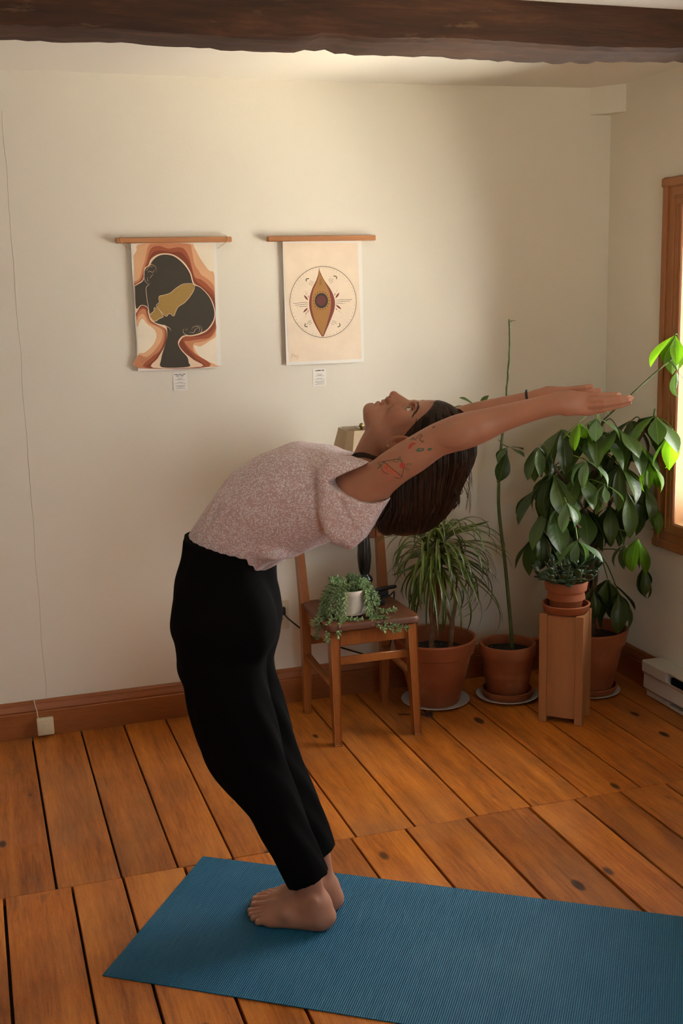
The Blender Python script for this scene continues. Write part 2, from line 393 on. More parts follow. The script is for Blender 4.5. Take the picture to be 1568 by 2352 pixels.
# windows
def window(name, wd, label):
    y0, y1, z0, z1 = wd; t = thing(name, label, None, (0, (y0+y1)/2, z0), kind='structure')
    for k in range(2):                                     # side casings, head and apron with stepped moulding
        s = 1 if k == 0 else -1; yy = y0 if k == 0 else y1
        mb = MB().box((-.016, min(yy-.010*s, yy+.085*s), z0-.09), (0, max(yy-.010*s, yy+.085*s), z1+.09), .003)
        mb.box((-.026, min(yy+.055*s, yy+.085*s), z0-.09), (0, max(yy+.055*s, yy+.085*s), z1+.09), .004)
        mb.box((-.021, min(yy+.012*s, yy+.022*s), z0-.01), (0, max(yy+.012*s, yy+.022*s), z1+.01), .003)
        mb.build('casing', MAT['casing'], t, 25)
    for zz, s in ((z1, 1), (z0, -1)):
        mb = MB().box((-.017, y1-.09, min(zz-.010*s, zz+.085*s)), (0, y0+.09, max(zz-.010*s, zz+.085*s)), .003)
        mb.box((-.028, y1-.092, min(zz+.055*s, zz+.087*s)), (0, y0+.092, max(zz+.055*s, zz+.087*s)), .004)
        mb.box((-.022, y1-.02, min(zz+.012*s, zz+.022*s)), (0, y0+.02, max(zz+.012*s, zz+.022*s)), .003)
        mb.build('casing', MAT['casing'], t, 25)
    MB().box((-.004, y0-.016, z0), (WT, y0, z1), .001).build('jamb', MAT['jamb'], t)
    MB().box((-.004, y1, z0), (WT, y1+.016, z1), .001).build('jamb', MAT['jamb'], t)
    MB().box((-.004, y1, z1-.016), (WT, y0, z1), .001).build('jamb', MAT['jamb'], t)
    MB().box((-.010, y1, z0), (WT, y0, z0+.018), .002).build('sill', MAT['jamb'], t)
    for s, yy in ((1, y0-.016), (-1, y1+.016)):           # thin quarter-round bead at the room edge of each jamb
        MB().tube([(-.008, yy-.003*s, z0+.01), (-.008, yy-.003*s, z1-.01)], .009, 8).build('bead', MAT['casing'], t)
    ym = (y0+y1)/2
    for a, bb in ((y1+.016, ym), (ym, y0-.016)):
        sash = MB(); X0, X1 = WT-.040, WT-.012; W = .034
        sash.box((X0, a, z0+.018), (X1, a+W, z1-.016), .003).box((X0, bb-W, z0+.018), (X1, bb, z1-.016), .003)
        sash.box((X0, a+W, z0+.018), (X1, bb-W, z0+.018+W), .003).box((X0, a+W, z1-.016-W), (X1, bb-W, z1-.016), .003)
        so = sash.build('sash', MAT['casing'], t, 25)
        MB().box((WT-.028, a+W-.005, z0+.018+W-.005), (WT-.024, bb-W+.005, z1-.016-W+.005)).build('pane', MAT['glass'], so)
    return t
window('window_1', WIN, 'wooden window with moulded casing on the right wall')
window('window_2', WIN2, 'second wooden window further along the right wall')
w3 = window('unseen_window', (-2.45, -3.45, .68, 1.88), 'unseen wooden window added in the wall behind the photographer')  # unseen window, added for light on the back wall and corner
w3.location = (-1.7, YN, WIN[2]); w3.rotation_euler = (0, 0, -PI/2)
# ------------------------------------------------------------------ heater, outlet, phone jack, cord
def heater():
    t = thing('baseboard_heater', 'off-white electric baseboard heater along the foot of the right wall', 'heater', (-.045, -1.45, 0))
    y0, y1 = -.465, -2.45
    end = [(0,.148), (-.086,.150), (-.090,.146), (-.090,.108), (-.080,.092), (-.082,.040), (-.066,.022), (-.066,.004), (0,.004)]
    for yy in (y0, y1+.16):
        MB().prism([(x,0,z) for x,z in end], (0,yy,0), (0,yy-.16,0)).build('end_cap', MAT['white_metal'], t, 20)
    MB().box((-.088, y1+.16, .144), (0, y0-.16, .150), .001).build('top_panel', MAT['white_metal'], t)
    MB().box((-.012, y1+.16, .01), (-.002, y0-.16, .145)).build('back_plate', MAT['white_metal'], t)
    fp = [(-.0905,.112), (-.0880,.112), (-.078,.094), (-.080,.042), (-.0825,.042), (-.0805,.094)]
    MB().prism([(x,0,z) for x,z in fp], (0,y0-.158,0), (0,y1+.158,0)).build('front_panel', MAT['white_metal'], t, 20)
    MB().box((-.070, y1+.16, .004), (-.005, y0-.16, .020), .002).build('bottom_rail', MAT['white_metal'], t)
    MB().tube([(-.045, y0-.16, .07), (-.045, y1+.16, .07)], .012, 10).build('heating_element', MAT['dark'], t)
    fins = MB()
    for k in range(150): fins.box((-.072, y0-.17-k*.011, .045), (-.016, y0-.1706-k*.011, .128))
    tag(fins.build('cooling_fins', MAT['dark'], t, 0), kind='stuff')
heater()
def outlet():
    c = Vector((-1.420, 0, .357))
    t = thing('wall_outlet', 'ivory duplex outlet plate on the back wall beside the chair', 'outlet', c)
    MB().box((-1.455, -.005, .300), (-1.385, 0, .415), .002).build('face_plate', MAT['ivory'], t)
    for z in (.377, .337):
        s = MB(); n = 20
        pts = []
        for k in range(n):
            a = 2*PI*k/n; pts.append((-1.42 + .0165*max(-.82, min(.82, math.cos(a)))*1.0, 0, z + .0155*math.sin(a)))
        s.prism(pts, (0,-.0075,0), (0,-.004,0)); r = s.build('receptacle', MAT['ivory'], t, 20)
        MB().box((-1.428, -.0079, z-.002), (-1.426, -.007, z+.007)).box((-1.414, -.0079, z-.002), (-1.412, -.007, z+.006)).tube([(-1.42,-.0079,z-.008), (-1.42,-.007,z-.008)], .0025, 8).build('slot', MAT['dark'], r)
    MB().tube([(-1.42,-.0065,.357), (-1.42,-.004,.357)], .0035, 10).build('screw', MAT['ivory'], t)
    # plug and lamp cord running down behind the chair and up to the lamp
    g = thing('power_cord', 'black lamp cord hanging from the wall outlet behind the chair', 'cord', (-1.42, -.01, .37))
    MB().box((-1.436, -.032, .360), (-1.404, -.0085, .392), .006, seg=2).build('plug', MAT['black'], g)
    pts = [(-1.412,-.026,.366), (-1.395,-.034,.345), (-1.36,-.04,.312), (-1.31,-.04,.268), (-1.25,-.045,.235), (-1.18,-.05,.205), (-1.10,-.05,.172), (-1.04,-.06,.155), (-1.000,-.08,.19), (-.992,-.10,.30), (-1.000,-.14,.400), (-1.015,-.19,.4530), (-1.05,-.24,.4560), (-1.085,-.262,.4530), (-1.112,-.27,.4540)]
    MB().tube(bez(pts, 6), .0035, 6).build('cable', MAT['black'], g)
outlet()
def jack():
    t = thing('phone_jack', 'small ivory phone jack box on the baseboard with thin wire', 'phone jack', (-2.335, -.022, .045))
    MB().box((-2.366, -.047, .010), (-2.306, -.022, .073), .004, seg=2).build('cover', MAT['ivory'], t)
    MB().box((-2.346, -.0484, .018), (-2.328, -.0465, .056), .0015).build('door', MAT['ivory'], t)
    MB().tube(bez([(-2.372,-.003,.139), (-2.368,-.016,.134), (-2.366,-.0235,.118), (-2.362,-.025,.10), (-2.361,-.025,.085), (-2.359,-.028,.073)], 5), .0018, 6).build('wire', MAT['ivory'], t)
jack()

# ------------------------------------------------------------------ prints on the wall
MAT['bar'] = wood('hanger_wood', (.36,.135,.045,1), (.46,.19,.072,1), (.54,.25,.10,1), 'X', .5, stretch=10, rand=4)
MAT['paper'] = simple('print_paper', (.80,.76,.70,1), (.82,.78,.72,1), 3, .7)
MAT['string'] = simple('hemp_string', (.45,.33,.16,1), (.5,.38,.2,1), 60, .9)
INK = {}
def ink(name, c, var=.04, rough=.65):
    if name not in INK:
        col = srgb(*c); INK[name] = simple('ink_'+name, tuple(x*(1-var) for x in col[:3])+(1,), tuple(min(1,x*(1+var)) for x in col[:3])+(1,), 14, rough)
    return INK[name]
def fill_poly(mb, pts, y, mi, thick=.00008):
    # flat printed patch, triangulated
    bm = bmesh.new(); vs = [bm.verts.new((p[0], y, p[1])) for p in pts]
    es = [bm.edges.new((vs[i], vs[(i+1) % len(vs)])) for i in range(len(vs))]
    bmesh.ops.triangle_fill(bm, use_beauty=True, use_dissolve=False, edges=es)
    bm.verts.index_update()
    for f in bm.faces:
        if f.normal.y > 0: f.normal_flip()
    mb.add([v.co.copy() for v in bm.verts], [[v.index for v in f.verts] for f in bm.faces], mi); bm.free()
def stroke(mb, pts, wdt, y, mi, taper=False):
    n = len(pts); L = []; R = []
    for i in range(n):
        a = pts[max(i-1,0)]; b = pts[min(i+1,n-1)]; dx, dz = b[0]-a[0], b[1]-a[1]; l = math.hypot(dx,dz) or 1
        w = wdt/2*(1 if not taper else max(.15, math.sin(PI*(i+.3)/(n-.4)))); L.append((pts[i][0]-dz/l*w, y, pts[i][1]+dx/l*w)); R.append((pts[i][0]+dz/l*w, y, pts[i][1]-dx/l*w))
    v = L+R; mb.add(v, [(n+i, n+i+1, i+1, i) for i in range(n-1)], mi)
def spl(pts, n=5, closed=False):
    P = [Vector((p[0], p[1], 0)) for p in pts]
    if closed: P = P + [P[0]]
    q = bez(P, n); q = q[:-1] if closed else q
    return [(a.x, a.y) for a in q]
YP = -.0125
def z1(p):   # a point measured on the left print
    q = at_y(240 + p[0]*320/1568, 520 + p[1]*390/1911, YP); return (q.x, q.z)
def z2(p):   # a point measured on the right print
    q = at_y(590 + p[0]*290/1568, 520 + p[1]*380/2055, YP); return (q.x, q.z)
def hanging(name, label, x0, x1, px0, px1, z_bot, art, strings):
    t = thing(name, label, 'wall print', ((x0+x1)/2, 0, 1.785))
    MB().box((x0, -.030, 1.7745), (x1, -.004, 1.7935), .0025).build('hanger_bar', MAT['bar'], t)
    v = []; f = []; nx, nz = 8, 14                         # the paper bows a little
    for j in range(nz+1):
        for i in range(nx+1):
            a = i/nx; bb = j/nz; y = YP + .0005
            v.append((px0 + (px1-px0)*a, y, 1.776 + (z_bot-1.776)*bb))
    for j in range(nz):
        for i in range(nx): k = j*(nx+1)+i; f.append((k, k+nx+1, k+nx+2, k+1))
    pb = MB().add(v, f); pb.add([(a, b+.0006, c) for a,b,c in v], [q[::-1] for q in f]); 
    po = pb.build('paper', MAT['paper'], t, 0, recalc=False)
    art(po)
    if strings:
        for s, xx in ((1, x0), (-1, x1)):
            MB().tube(bez([(xx+s*.022,-.016,1.800), (xx+s*.016,-.031,1.790), (xx+s*.020,-.031,1.776), (xx+s*.050,-.014,1.752)], 4), .0009, 5).build('string', MAT['string'], t)
    return t
def art1(po):
    mats = [ink('bone', (236,222,200)), ink('peach', (222,170,128)), ink('tan', (198,130,92)), ink('rust', (160,82,48)), ink('brown', (128,58,30)), ink('olive_black', (58,50,38)), ink('ochre', (164,130,66)), ink('line_cream', (233,203,174)), ink('pencil', (120,70,50))]
    mb = MB(); Y = [YP - k*.00012 for k in range(14)]
    P = lambda pts, k, mi, closed=True, n=4: fill_poly(mb, [z1(p) for p in spl(pts, n, closed)], Y[k], mi)
    def clipped(pts, k, mi): fill_poly(mb, [z1(p) for p in pts], Y[k], mi)
    clipped([(312,192),(1228,192),(1265,1578),(388,1597)], 1, 0)
    # ground bands outside the heads: tan, peach, rust, brown, nested
    def band(pts, k, mi): clipped([pts[0]] + spl(pts, 4)[1:-1] + [pts[-1]], k, mi)
    band([(324,330),(360,275),(415,195),(940,192),(1010,240),(1070,350),(1130,440),(1180,500),(1232,530),(1242,760),(1250,1140),(1250,1240),(1180,1290),(1080,1350),(1005,1340),(1050,1440),(1130,1500),(1265,1565),(1264,1578),(388,1597),(383,1440),(450,1420),(540,1340),(585,1240),(560,1160),(480,1100),(430,1040),(395,1070),(366,1130),(350,900),(335,530)], 2, 1)
    band([(331,620),(390,590),(425,470),(455,380),(480,260),(500,215),(560,195),(930,192),(980,270),(1010,420),(1060,500),(1090,545),(1180,610),(1234,690),(1242,900),(1252,1110),(1251,1180),(1190,1260),(1090,1300),(1000,1320),(1010,1420),(1120,1560),(1090,1578),(388,1597),(383,1450),(470,1470),(560,1400),(640,1280),(650,1180),(600,1130),(500,1090),(460,1020),(430,985),(385,1010),(360,1060),(345,850)], 3, 2)
    band([(333,650),(400,610),(440,500),(480,380),(510,270),(560,225),(640,225),(720,250),(830,235),(900,260),(960,370),(1010,560),(1090,600),(1180,680),(1237,770),(1244,1000),(1252,1100),(1252,1150),(1180,1250),(1060,1270),(950,1290),(900,1300),(1000,1420),(1180,1578),(470,1594),(520,1480),(620,1400),(670,1280),(672,1160),(600,1120),(520,1080),(480,1010),(460,940),(420,930),(380,970),(357,1020),(345,850)], 4, 3)
    band([(335,660),(410,600),(450,520),(480,440),(520,330),(570,280),(660,275),(760,290),(850,290),(920,350),(980,470),(1020,600),(1110,680),(1180,740),(1240,820),(1248,1060),(1240,1120),(1180,1200),(1060,1240),(940,1240),(880,1270),(920,1360),(1020,1480),(1100,1578),(500,1592),(560,1500),(640,1380),(690,1260),(688,1150),(600,1115),(520,1070),(485,1000),(460,920),(400,925),(355,985)], 5, 4)
    # pale centres of the side shapes
    P([(405,1100),(450,1150),(487,1240),(470,1310),(420,1360),(378,1385),(368,1200)], 6, 0)
    clipped([(1108,1400),(1125,1375),(1190,1355),(1257,1330),(1264,1560),(1180,1490),(1120,1430)], 6, 0)
    # pale outlines, then the dark heads
    P([(336,665),(420,610),(440,560),(450,470),(490,440),(520,370),(600,315),(700,303),(800,330),(900,410),(970,520),(1008,640),(1090,690),(1190,800),(1243,940),(1235,1060),(1170,1160),(1090,1210),(990,1235),(900,1240),(850,1290),(840,1340),(900,1420),(1000,1500),(1090,1578),(548,1592),(600,1480),(670,1360),(700,1260),(690,1160),(600,1110),(520,1060),(490,980),(480,915),(410,893),(352,975),(340,830)], 7, 7)
    P([(340,672),(420,625),(445,580),(455,480),(510,440),(540,385),(610,330),(700,318),(790,342),(890,425),(960,530),(998,650),(1080,690),(1180,800),(1232,940),(1225,1050),(1160,1150),(1085,1195),(990,1222),(890,1228),(840,1270),(826,1320),(860,1390),(930,1470),(945,1530),(942,1580),(648,1586),(636,1500),(660,1400),(695,1290),(706,1200),(690,1120),(640,1105),(560,1075),(505,990),(480,905),(410,885),(354,920)], 8, 5)
    # ochre overlap of the two faces
    P([(1005,655),(960,648),(880,655),(800,700),(740,752),(670,775),(620,785),(615,820),(622,850),(600,880),(590,905),(620,950),(660,985),(695,1008),(720,985),(745,982),(775,1005),(800,960),(830,905),(900,860),(960,790),(1000,720)], 9, 6)
    P([(560,922),(555,955),(510,1000),(540,1050),(575,1065),(605,1045),(650,1025),(655,1000),(625,965),(590,918)], 9, 6)
    S = lambda pts, wd, k=10, mi=7, tp=False: stroke(mb, [z1(p) for p in spl(pts, 5)], wd*.000130, Y[k], mi, tp)
    S([(1008,650),(960,643),(880,650),(800,698),(740,748),(670,772),(618,785),(610,820),(616,850),(596,872),(582,890),(600,920),(650,978),(695,1012),(720,985),(740,985),(778,1010),(800,960),(830,905),(900,858),(960,790),(1005,715),(1012,660)], 11)
    S([(585,918),(558,915),(552,955),(508,998),(540,1055),(580,1066),(610,1042),(655,1022),(655,1000),(600,920)], 11)
    S([(500,655),(468,690),(472,780),(490,900),(508,1000),(530,1060)], 11)
    S([(525,630),(490,645),(455,610),(442,540),(460,475),(500,437),(550,437),(580,470),(578,522)], 12, tp=True)
    S([(470,500),(500,455),(540,455)], 6); S([(482,522),(505,505),(545,515),(565,480)], 9, tp=True); S([(545,535),(512,582)], 7); S([(486,575),(482,610),(498,612)], 6)
    S([(905,1140),(882,1170),(900,1210),(960,1228),(1050,1215),(1090,1180),(1085,1130),(1030,1108)], 12, tp=True)
    S([(980,1160),(1000,1130),(1050,1128),(1072,1160),(1050,1200)], 9, tp=True); S([(945,1192),(1000,1195),(1020,1160),(1060,1140)], 9, tp=True); S([(912,1172),(932,1150)], 6)
    S([(600,1100),(680,1120),(730,1145),(748,1180)], 13, tp=True)
    S([(408,1530),(405,1500),(425,1485),(430,1510),(420,1535),(445,1500),(450,1525),(480,1490),(470,1540),(500,1490)], 4, mi=8)
    mb.build('printed_figures', mats, po, 0, recalc=False)
def art2(po):
    mats = [ink('warm_paper', (233,212,188), .05), ink('leaf_green', (66,66,34)), ink('maroon', (126,54,42)), ink('gold', (166,116,56)), ink('soot', (52,40,30)), ink('plum', (98,42,36)), ink('sign_brown', (170,120,80))]
    mb = MB(); Y = [YP - k*.00012 for k in range(10)]
    fill_poly(mb, [z2(p) for p in [(322,205),(1250,205),(1300,1645),(400,1685)]], Y[1], 0)
    cx, cy, rx, ry = 820, 938, 412, 440
    E = lambda a, k=1.0: (cx + rx*k*math.cos(a), cy + ry*k*math.sin(a))
    ring = [E(2*PI*k/90) for k in range(91)]
    stroke(mb, [z2(p) for p in ring], .0019, Y[2], 1)
    def dot(p, r, mi, k=2, n=8, e=1.0):
        c = z2(p); fill_poly(mb, [(c[0]+r*math.cos(2*PI*i/n), c[1]+r*e*math.sin(2*PI*i/n)) for i in range(n)], Y[k], mi)
    for k in range(150):
        a = 2*PI*k/150; stroke(mb, [z2(E(a, 1.028)), z2(E(a, 1.045))], .0007, Y[2], 1)
    for k in range(56): dot(E(2*PI*k/56, .945), .0010, 1)
    def S(pts, wd, mi=1, k=2, sm=True, tp=False): stroke(mb, [z2(p) for p in (spl(pts, 5) if sm else pts)], wd, Y[k], mi, tp)
    for a, bb in (((448,958),(628,942)), ((470,980),(628,965)), ((522,1000),(628,990)), ((975,915),(1183,905)), ((978,938),(1155,927)), ((980,960),(1070,955))): S([a,bb], .0013, sm=False)
    for p in ((500,1001),(1090,955)): dot(p, .0012, 1)
    for arc, ls in (([(612,685),(610,655),(645,648)], [((662,672),(705,700)),((650,690),(698,720)),((640,708),(685,738))]), ([(950,615),(985,625),(988,655)], [((885,672),(922,640)),((893,690),(945,655)),((905,712),(945,680))]),
                    ([(600,1205),(595,1240),(628,1246)], [((628,1192),(668,1163)),((610,1222),(672,1178)),((650,1222),(682,1192))]), ([(1022,1202),(1030,1235),(1000,1250)], [((935,1168),(985,1188)),((928,1185),(992,1215)),((915,1205),(958,1226))])):
        S(arc, .0032, tp=False)
        for a, bb in ls: S([a,bb], .0011, sm=False)
    def leaf(a, bb, wd, mi=2): 
        A, B = Vector(z2(a)), Vector(z2(bb)); d = B-A; nrm = Vector((-d.y, d.x)).normalized()*wd
        fill_poly(mb, [(A.x,A.y), ((A+d*.3+nrm*.8).x,(A+d*.3+nrm*.8).y), ((A+d*.55+nrm).x,(A+d*.55+nrm).y), ((A+d*.8+nrm*.6).x,(A+d*.8+nrm*.6).y), (B.x,B.y), ((A+d*.8-nrm*.6).x,(A+d*.8-nrm*.6).y), ((A+d*.55-nrm).x,(A+d*.55-nrm).y), ((A+d*.3-nrm*.8).x,(A+d*.3-nrm*.8).y)], Y[2], mi)
    for a, bb, wd in (((635,920),(582,852),.0035),((972,895),(1022,822),.0038),((572,1072),(632,1010),.0035),((975,972),(1048,1030),.0036),((640,890),(636,855),.0012),((960,865),(972,825),.0014),((628,1080),(636,1030),.0012),((605,1105),(610,1060),.0012),((972,1010),(998,1045),.0013),((615,850),(610,825),.001),((985,815),(992,800),.001),((1010,1045),(1025,1058),.001)): leaf(a, bb, wd)
    for p in ((602,808),(1002,786),(600,1122),(1040,1068)): dot(p, .0012, 2)
    fill_poly(mb, [z2(p) for p in spl([(768,512),(782,560),(830,660),(905,770),(950,860),(968,950),(955,1050),(910,1170),(860,1290),(818,1370),(770,1310),(700,1180),(660,1060),(646,960),(658,860),(690,760),(735,670),(760,590)], 5, True)], Y[3], 2)
    fill_poly(mb, [z2(p) for p in spl([(769,530),(790,600),(850,710),(895,810),(918,930),(910,1050),(880,1170),(845,1280),(815,1355),(770,1280),(710,1150),(680,1020),(678,900),(700,790),(745,680),(765,600)], 5, True)], Y[4], 3)
    for k in range(18):
        a = 2*PI*k/18; dot((799+98*math.cos(a), 922+113*math.sin(a)), .0019, 4, 5)
    fill_poly(mb, [z2((799+82*math.cos(2*PI*k/40), 922+95*math.sin(2*PI*k/40))) for k in range(40)], Y[5], 4)
    fill_poly(mb, [z2((797+60*math.cos(2*PI*k/40), 922+64*math.sin(2*PI*k/40))) for k in range(40)], Y[6], 5)
    S([(780,650),(800,662),(778,672),(800,682),(778,692),(800,702),(776,708),(796,716),(780,732)], .0009, 1, 5)
    S([(428,1635),(430,1580),(445,1590),(435,1620),(460,1590),(470,1630),(475,1600),(490,1620),(500,1600),(495,1650),(520,1610)], .0007, 6)
    mb.build('printed_mandala', mats, po, 0, recalc=False)
hanging('wall_print', 'hanging paper print of two overlapping dark heads on rust bands', -1.972, -1.558, -1.919, -1.613, 1.3255, art1, True)
hanging('wall_print', 'hanging paper print of a gold pod shape inside a dotted circle', -1.423, -1.006, -1.365, -1.057, 1.3225, art2, False)
def card(label, x0, x1, z0, z1, title, lines):
    t = thing('caption_card', label, 'caption card', ((x0+x1)/2, 0, z0))
    MB().box((x0, -.0012, z0), (x1, -.0002, z1)).build('card', MAT['paper'], t, 0)
    mb = MB(); xm = (x0+x1)/2; W = x1-x0
    dark = ink('caption_ink', (70,66,64)); bold = ink('title_ink', (30,28,28))
    r = random.Random(5)
    for z, h, words in title:                             # title: bold blurred words, unreadable in the photograph
        for x0_, x1_ in words:
            x = xm + x0_*W
            while x < xm + x1_*W:
                l = r.uniform(.0009, .0020); hh = h*r.choice((1, 1, .75)); mb.add([(x,-.0016,z), (x+l,-.0016,z), (x+l,-.0016,z+hh), (x,-.0016,z+hh)], [(0,1,2,3)], 1); x += l + .0004
    for z, wd in lines:                                   # body text far too small to read: rows of short word strokes
        x = xm - wd*W/2
        while x < xm + wd*W/2:
            l = r.uniform(.0012, .0042); e = min(x+l, xm+wd*W/2); mb.add([(x,-.0016,z), (e,-.0016,z), (e,-.0016,z+.0011), (x,-.0016,z+.0011)], [(0,1,2,3)], 0); x = e + .0008
    mb.build('printed_text', [dark, bold], t, 0, recalc=False)
L = [(.044,.42),(.0405,.30),(.037,.70),(.028,.44),(.024,.78),(.0165,.72),(.013,.66),(.0095,.40),(.006,.74)]
card('small white caption card under the print of two heads', -1.7915, -1.7405, 1.2485, 1.3115, [(1.3045, .0032, [(-.42,-.16),(-.10,.10),(.18,.36)]), (1.2990, .0030, [(-.28,-.08),(.02,.24)])], [(1.2485+z, wd) for z, wd in L])
card('small white caption card under the print of the gold pod', -1.2595, -1.2070, 1.2385, 1.3035, [(1.2945, .0042, [(-.30,.12),(.17,.33)])], [(1.2385+z, wd) for z, wd in L])

# ------------------------------------------------------------------ chair
MAT['chair'] = wood('orange_varnished_chair_wood', (.17,.050,.012,1), (.29,.090,.020,1), (.36,.125,.032,1), 'Z', .35, stretch=9, rand=4, coat=.15)
MAT['seat'] = wood('dark_worn_seat_wood', (.055,.016,.006,1), (.105,.030,.009,1), (.15,.048,.016,1), 'Y', .5, stretch=8, rand=4, coat=.03)
def chair():
    t = thing('wooden_chair', 'orange-brown wooden chair with a dark worn seat against the back wall', 'chair', (-1.205, -.32, 0))
    XLf, XRf, XLb, XRb = -1.352, -1.062, -1.366, -1.050
    # seat: rounded slab, wider at the front
    v = []; f = []; out = []
    def corner(cx, cy, r, a0, a1):
        for k in range(6): a = a0 + (a1-a0)*k/5; out.append((cx + r*math.cos(a), cy + r*math.sin(a)))
    corner(-1.362, -.488, .028, -PI, -PI/2); corner(-1.062, -.488, .028, -PI/2, 0); corner(-1.052, -.165, .012, 0, PI/2); corner(-1.362, -.165, .012, PI/2, PI)
    c = Vector((-1.21, -.33)); n = len(out); rings = [(.955, .418), (1.0, .424), (1.0, .440), (.985, .4455), (.90, .446), (.5, .4415)]
    for k, z in rings: v += [(c.x + (p[0]-c.x)*k, c.y + (p[1]-c.y)*k, z) for p in out]
    for j in range(len(rings)-1): f += [(j*n+i, j*n+(i+1)%n, (j+1)*n+(i+1)%n, (j+1)*n+i) for i in range(n)]
    f += [tuple(range(n-1,-1,-1)), tuple((len(rings)-1)*n+i for i in range(n))]
    MB().add(v, f).build('seat', MAT['seat'], t, 50)
    for x, xf in ((XLf, -1.356), (XRf, -1.052)):            # front legs taper down
        MB().beam((x + (-.012 if x < -1.2 else .012)*0, -.480, .420), (xf, -.503, .0005), .036, .036, .003, w2=(.025, .025)).build('leg', MAT['chair'], t)
    for x, s in ((XLb, -1), (XRb, 1)):                      # rear legs run on up as the back posts, raked
        mb = MB(); P = [(x, -.150, .0005), (x, -.166, .24), (x, -.160, .44), (x + s*.004, -.118, .66), (x + s*.006, -.085, .775)]
        W = [.026, .032, .034, .030, .024]
        for a, bq, w0, w1 in zip(P[:-1], P[1:], W[:-1], W[1:]): mb.beam(a, bq, w0, w0, .0, w2=(w1, w1))
        mb.build('leg', MAT['chair'], t, 30)
    MB().box((-1.340, -.494, .362), (-1.074, -.474, .420), .002).build('apron', MAT['chair'], t)
    for x0 in (-1.366, -1.064): MB().box((x0, -.465, .362), (x0+.016, -.175, .419), .002).build('apron', MAT['chair'], t)
    MB().box((-1.352, -.172, .362), (-1.062, -.154, .419), .002).build('apron', MAT['chair'], t)
    MB().beam((-1.342, -.484, .305), (-1.068, -.484, .305), .012, .030, .002, up=(0,0,1)).build('rung', MAT['chair'], t)
    MB().beam((-1.35, -.166, .290), (-1.062, -.166, .290), .012, .026, .002, up=(0,0,1)).build('rung', MAT['chair'], t)
    for x in (-1.359, -1.056): MB().beam((x, -.470, .215), (x, -.176, .232), .012, .026, .002, up=(1,0,0)).build('rung', MAT['chair'], t)
    def rail(z0, z1, y, bow):
        v = []; f = []; n = 12
        for i in range(n+1):
            a = i/n; x = -1.352 + (.298)*a; yy = y + bow*math.sin(PI*a); zt = z1 + .012*math.sin(PI*a)
            v += [(x, yy-.009, z0), (x, yy+.009, z0), (x, yy+.009, zt), (x, yy-.009, zt)]
        for i in range(n):
            for k in range(4): f.append((i*4+k, i*4+(k+1)%4, (i+1)*4+(k+1)%4, (i+1)*4+k))
        f += [(3,2,1,0), tuple(n*4+k for k in range(4))]; return MB().add(v, f)
    rail(.652, .735, -.104, .018).build('back_rail', MAT['chair'], t, 30)
    return t
chair()
SEAT = .4425
# ------------------------------------------------------------------ lamp on the chair
def shade_mat():
    t = NT('cream_linen_shade'); v = t.coord('Object', (1,1,1)); f = t.noise(v, 160, 3); t.base(t.ramp(f, [(.3, (.60,.47,.31,1)), (.7, (.68,.55,.38,1))]))
    t.set(Roughness=.85); t.bump(f, .2, .001)
    tr = t.node('ShaderNodeBsdfTranslucent'); tr.inputs[0].default_value = (.62,.48,.30,1); ms = t.node('ShaderNodeMixShader'); ms.inputs[0].default_value = .25
    t.l.new(t.p.outputs[0], ms.inputs[1]); t.l.new(tr.outputs[0], ms.inputs[2]); t.l.new(ms.outputs[0], t.out.inputs['Surface']); return t.m
MAT['shade'] = shade_mat()
MAT['lampblack'] = simple('black_lacquer', (.008,.008,.009,1), (.012,.012,.013,1), 10, .22)
MAT['brass'] = simple('dull_brass', (.30,.21,.09,1), (.36,.26,.12,1), 10, .35, metal=1.0)
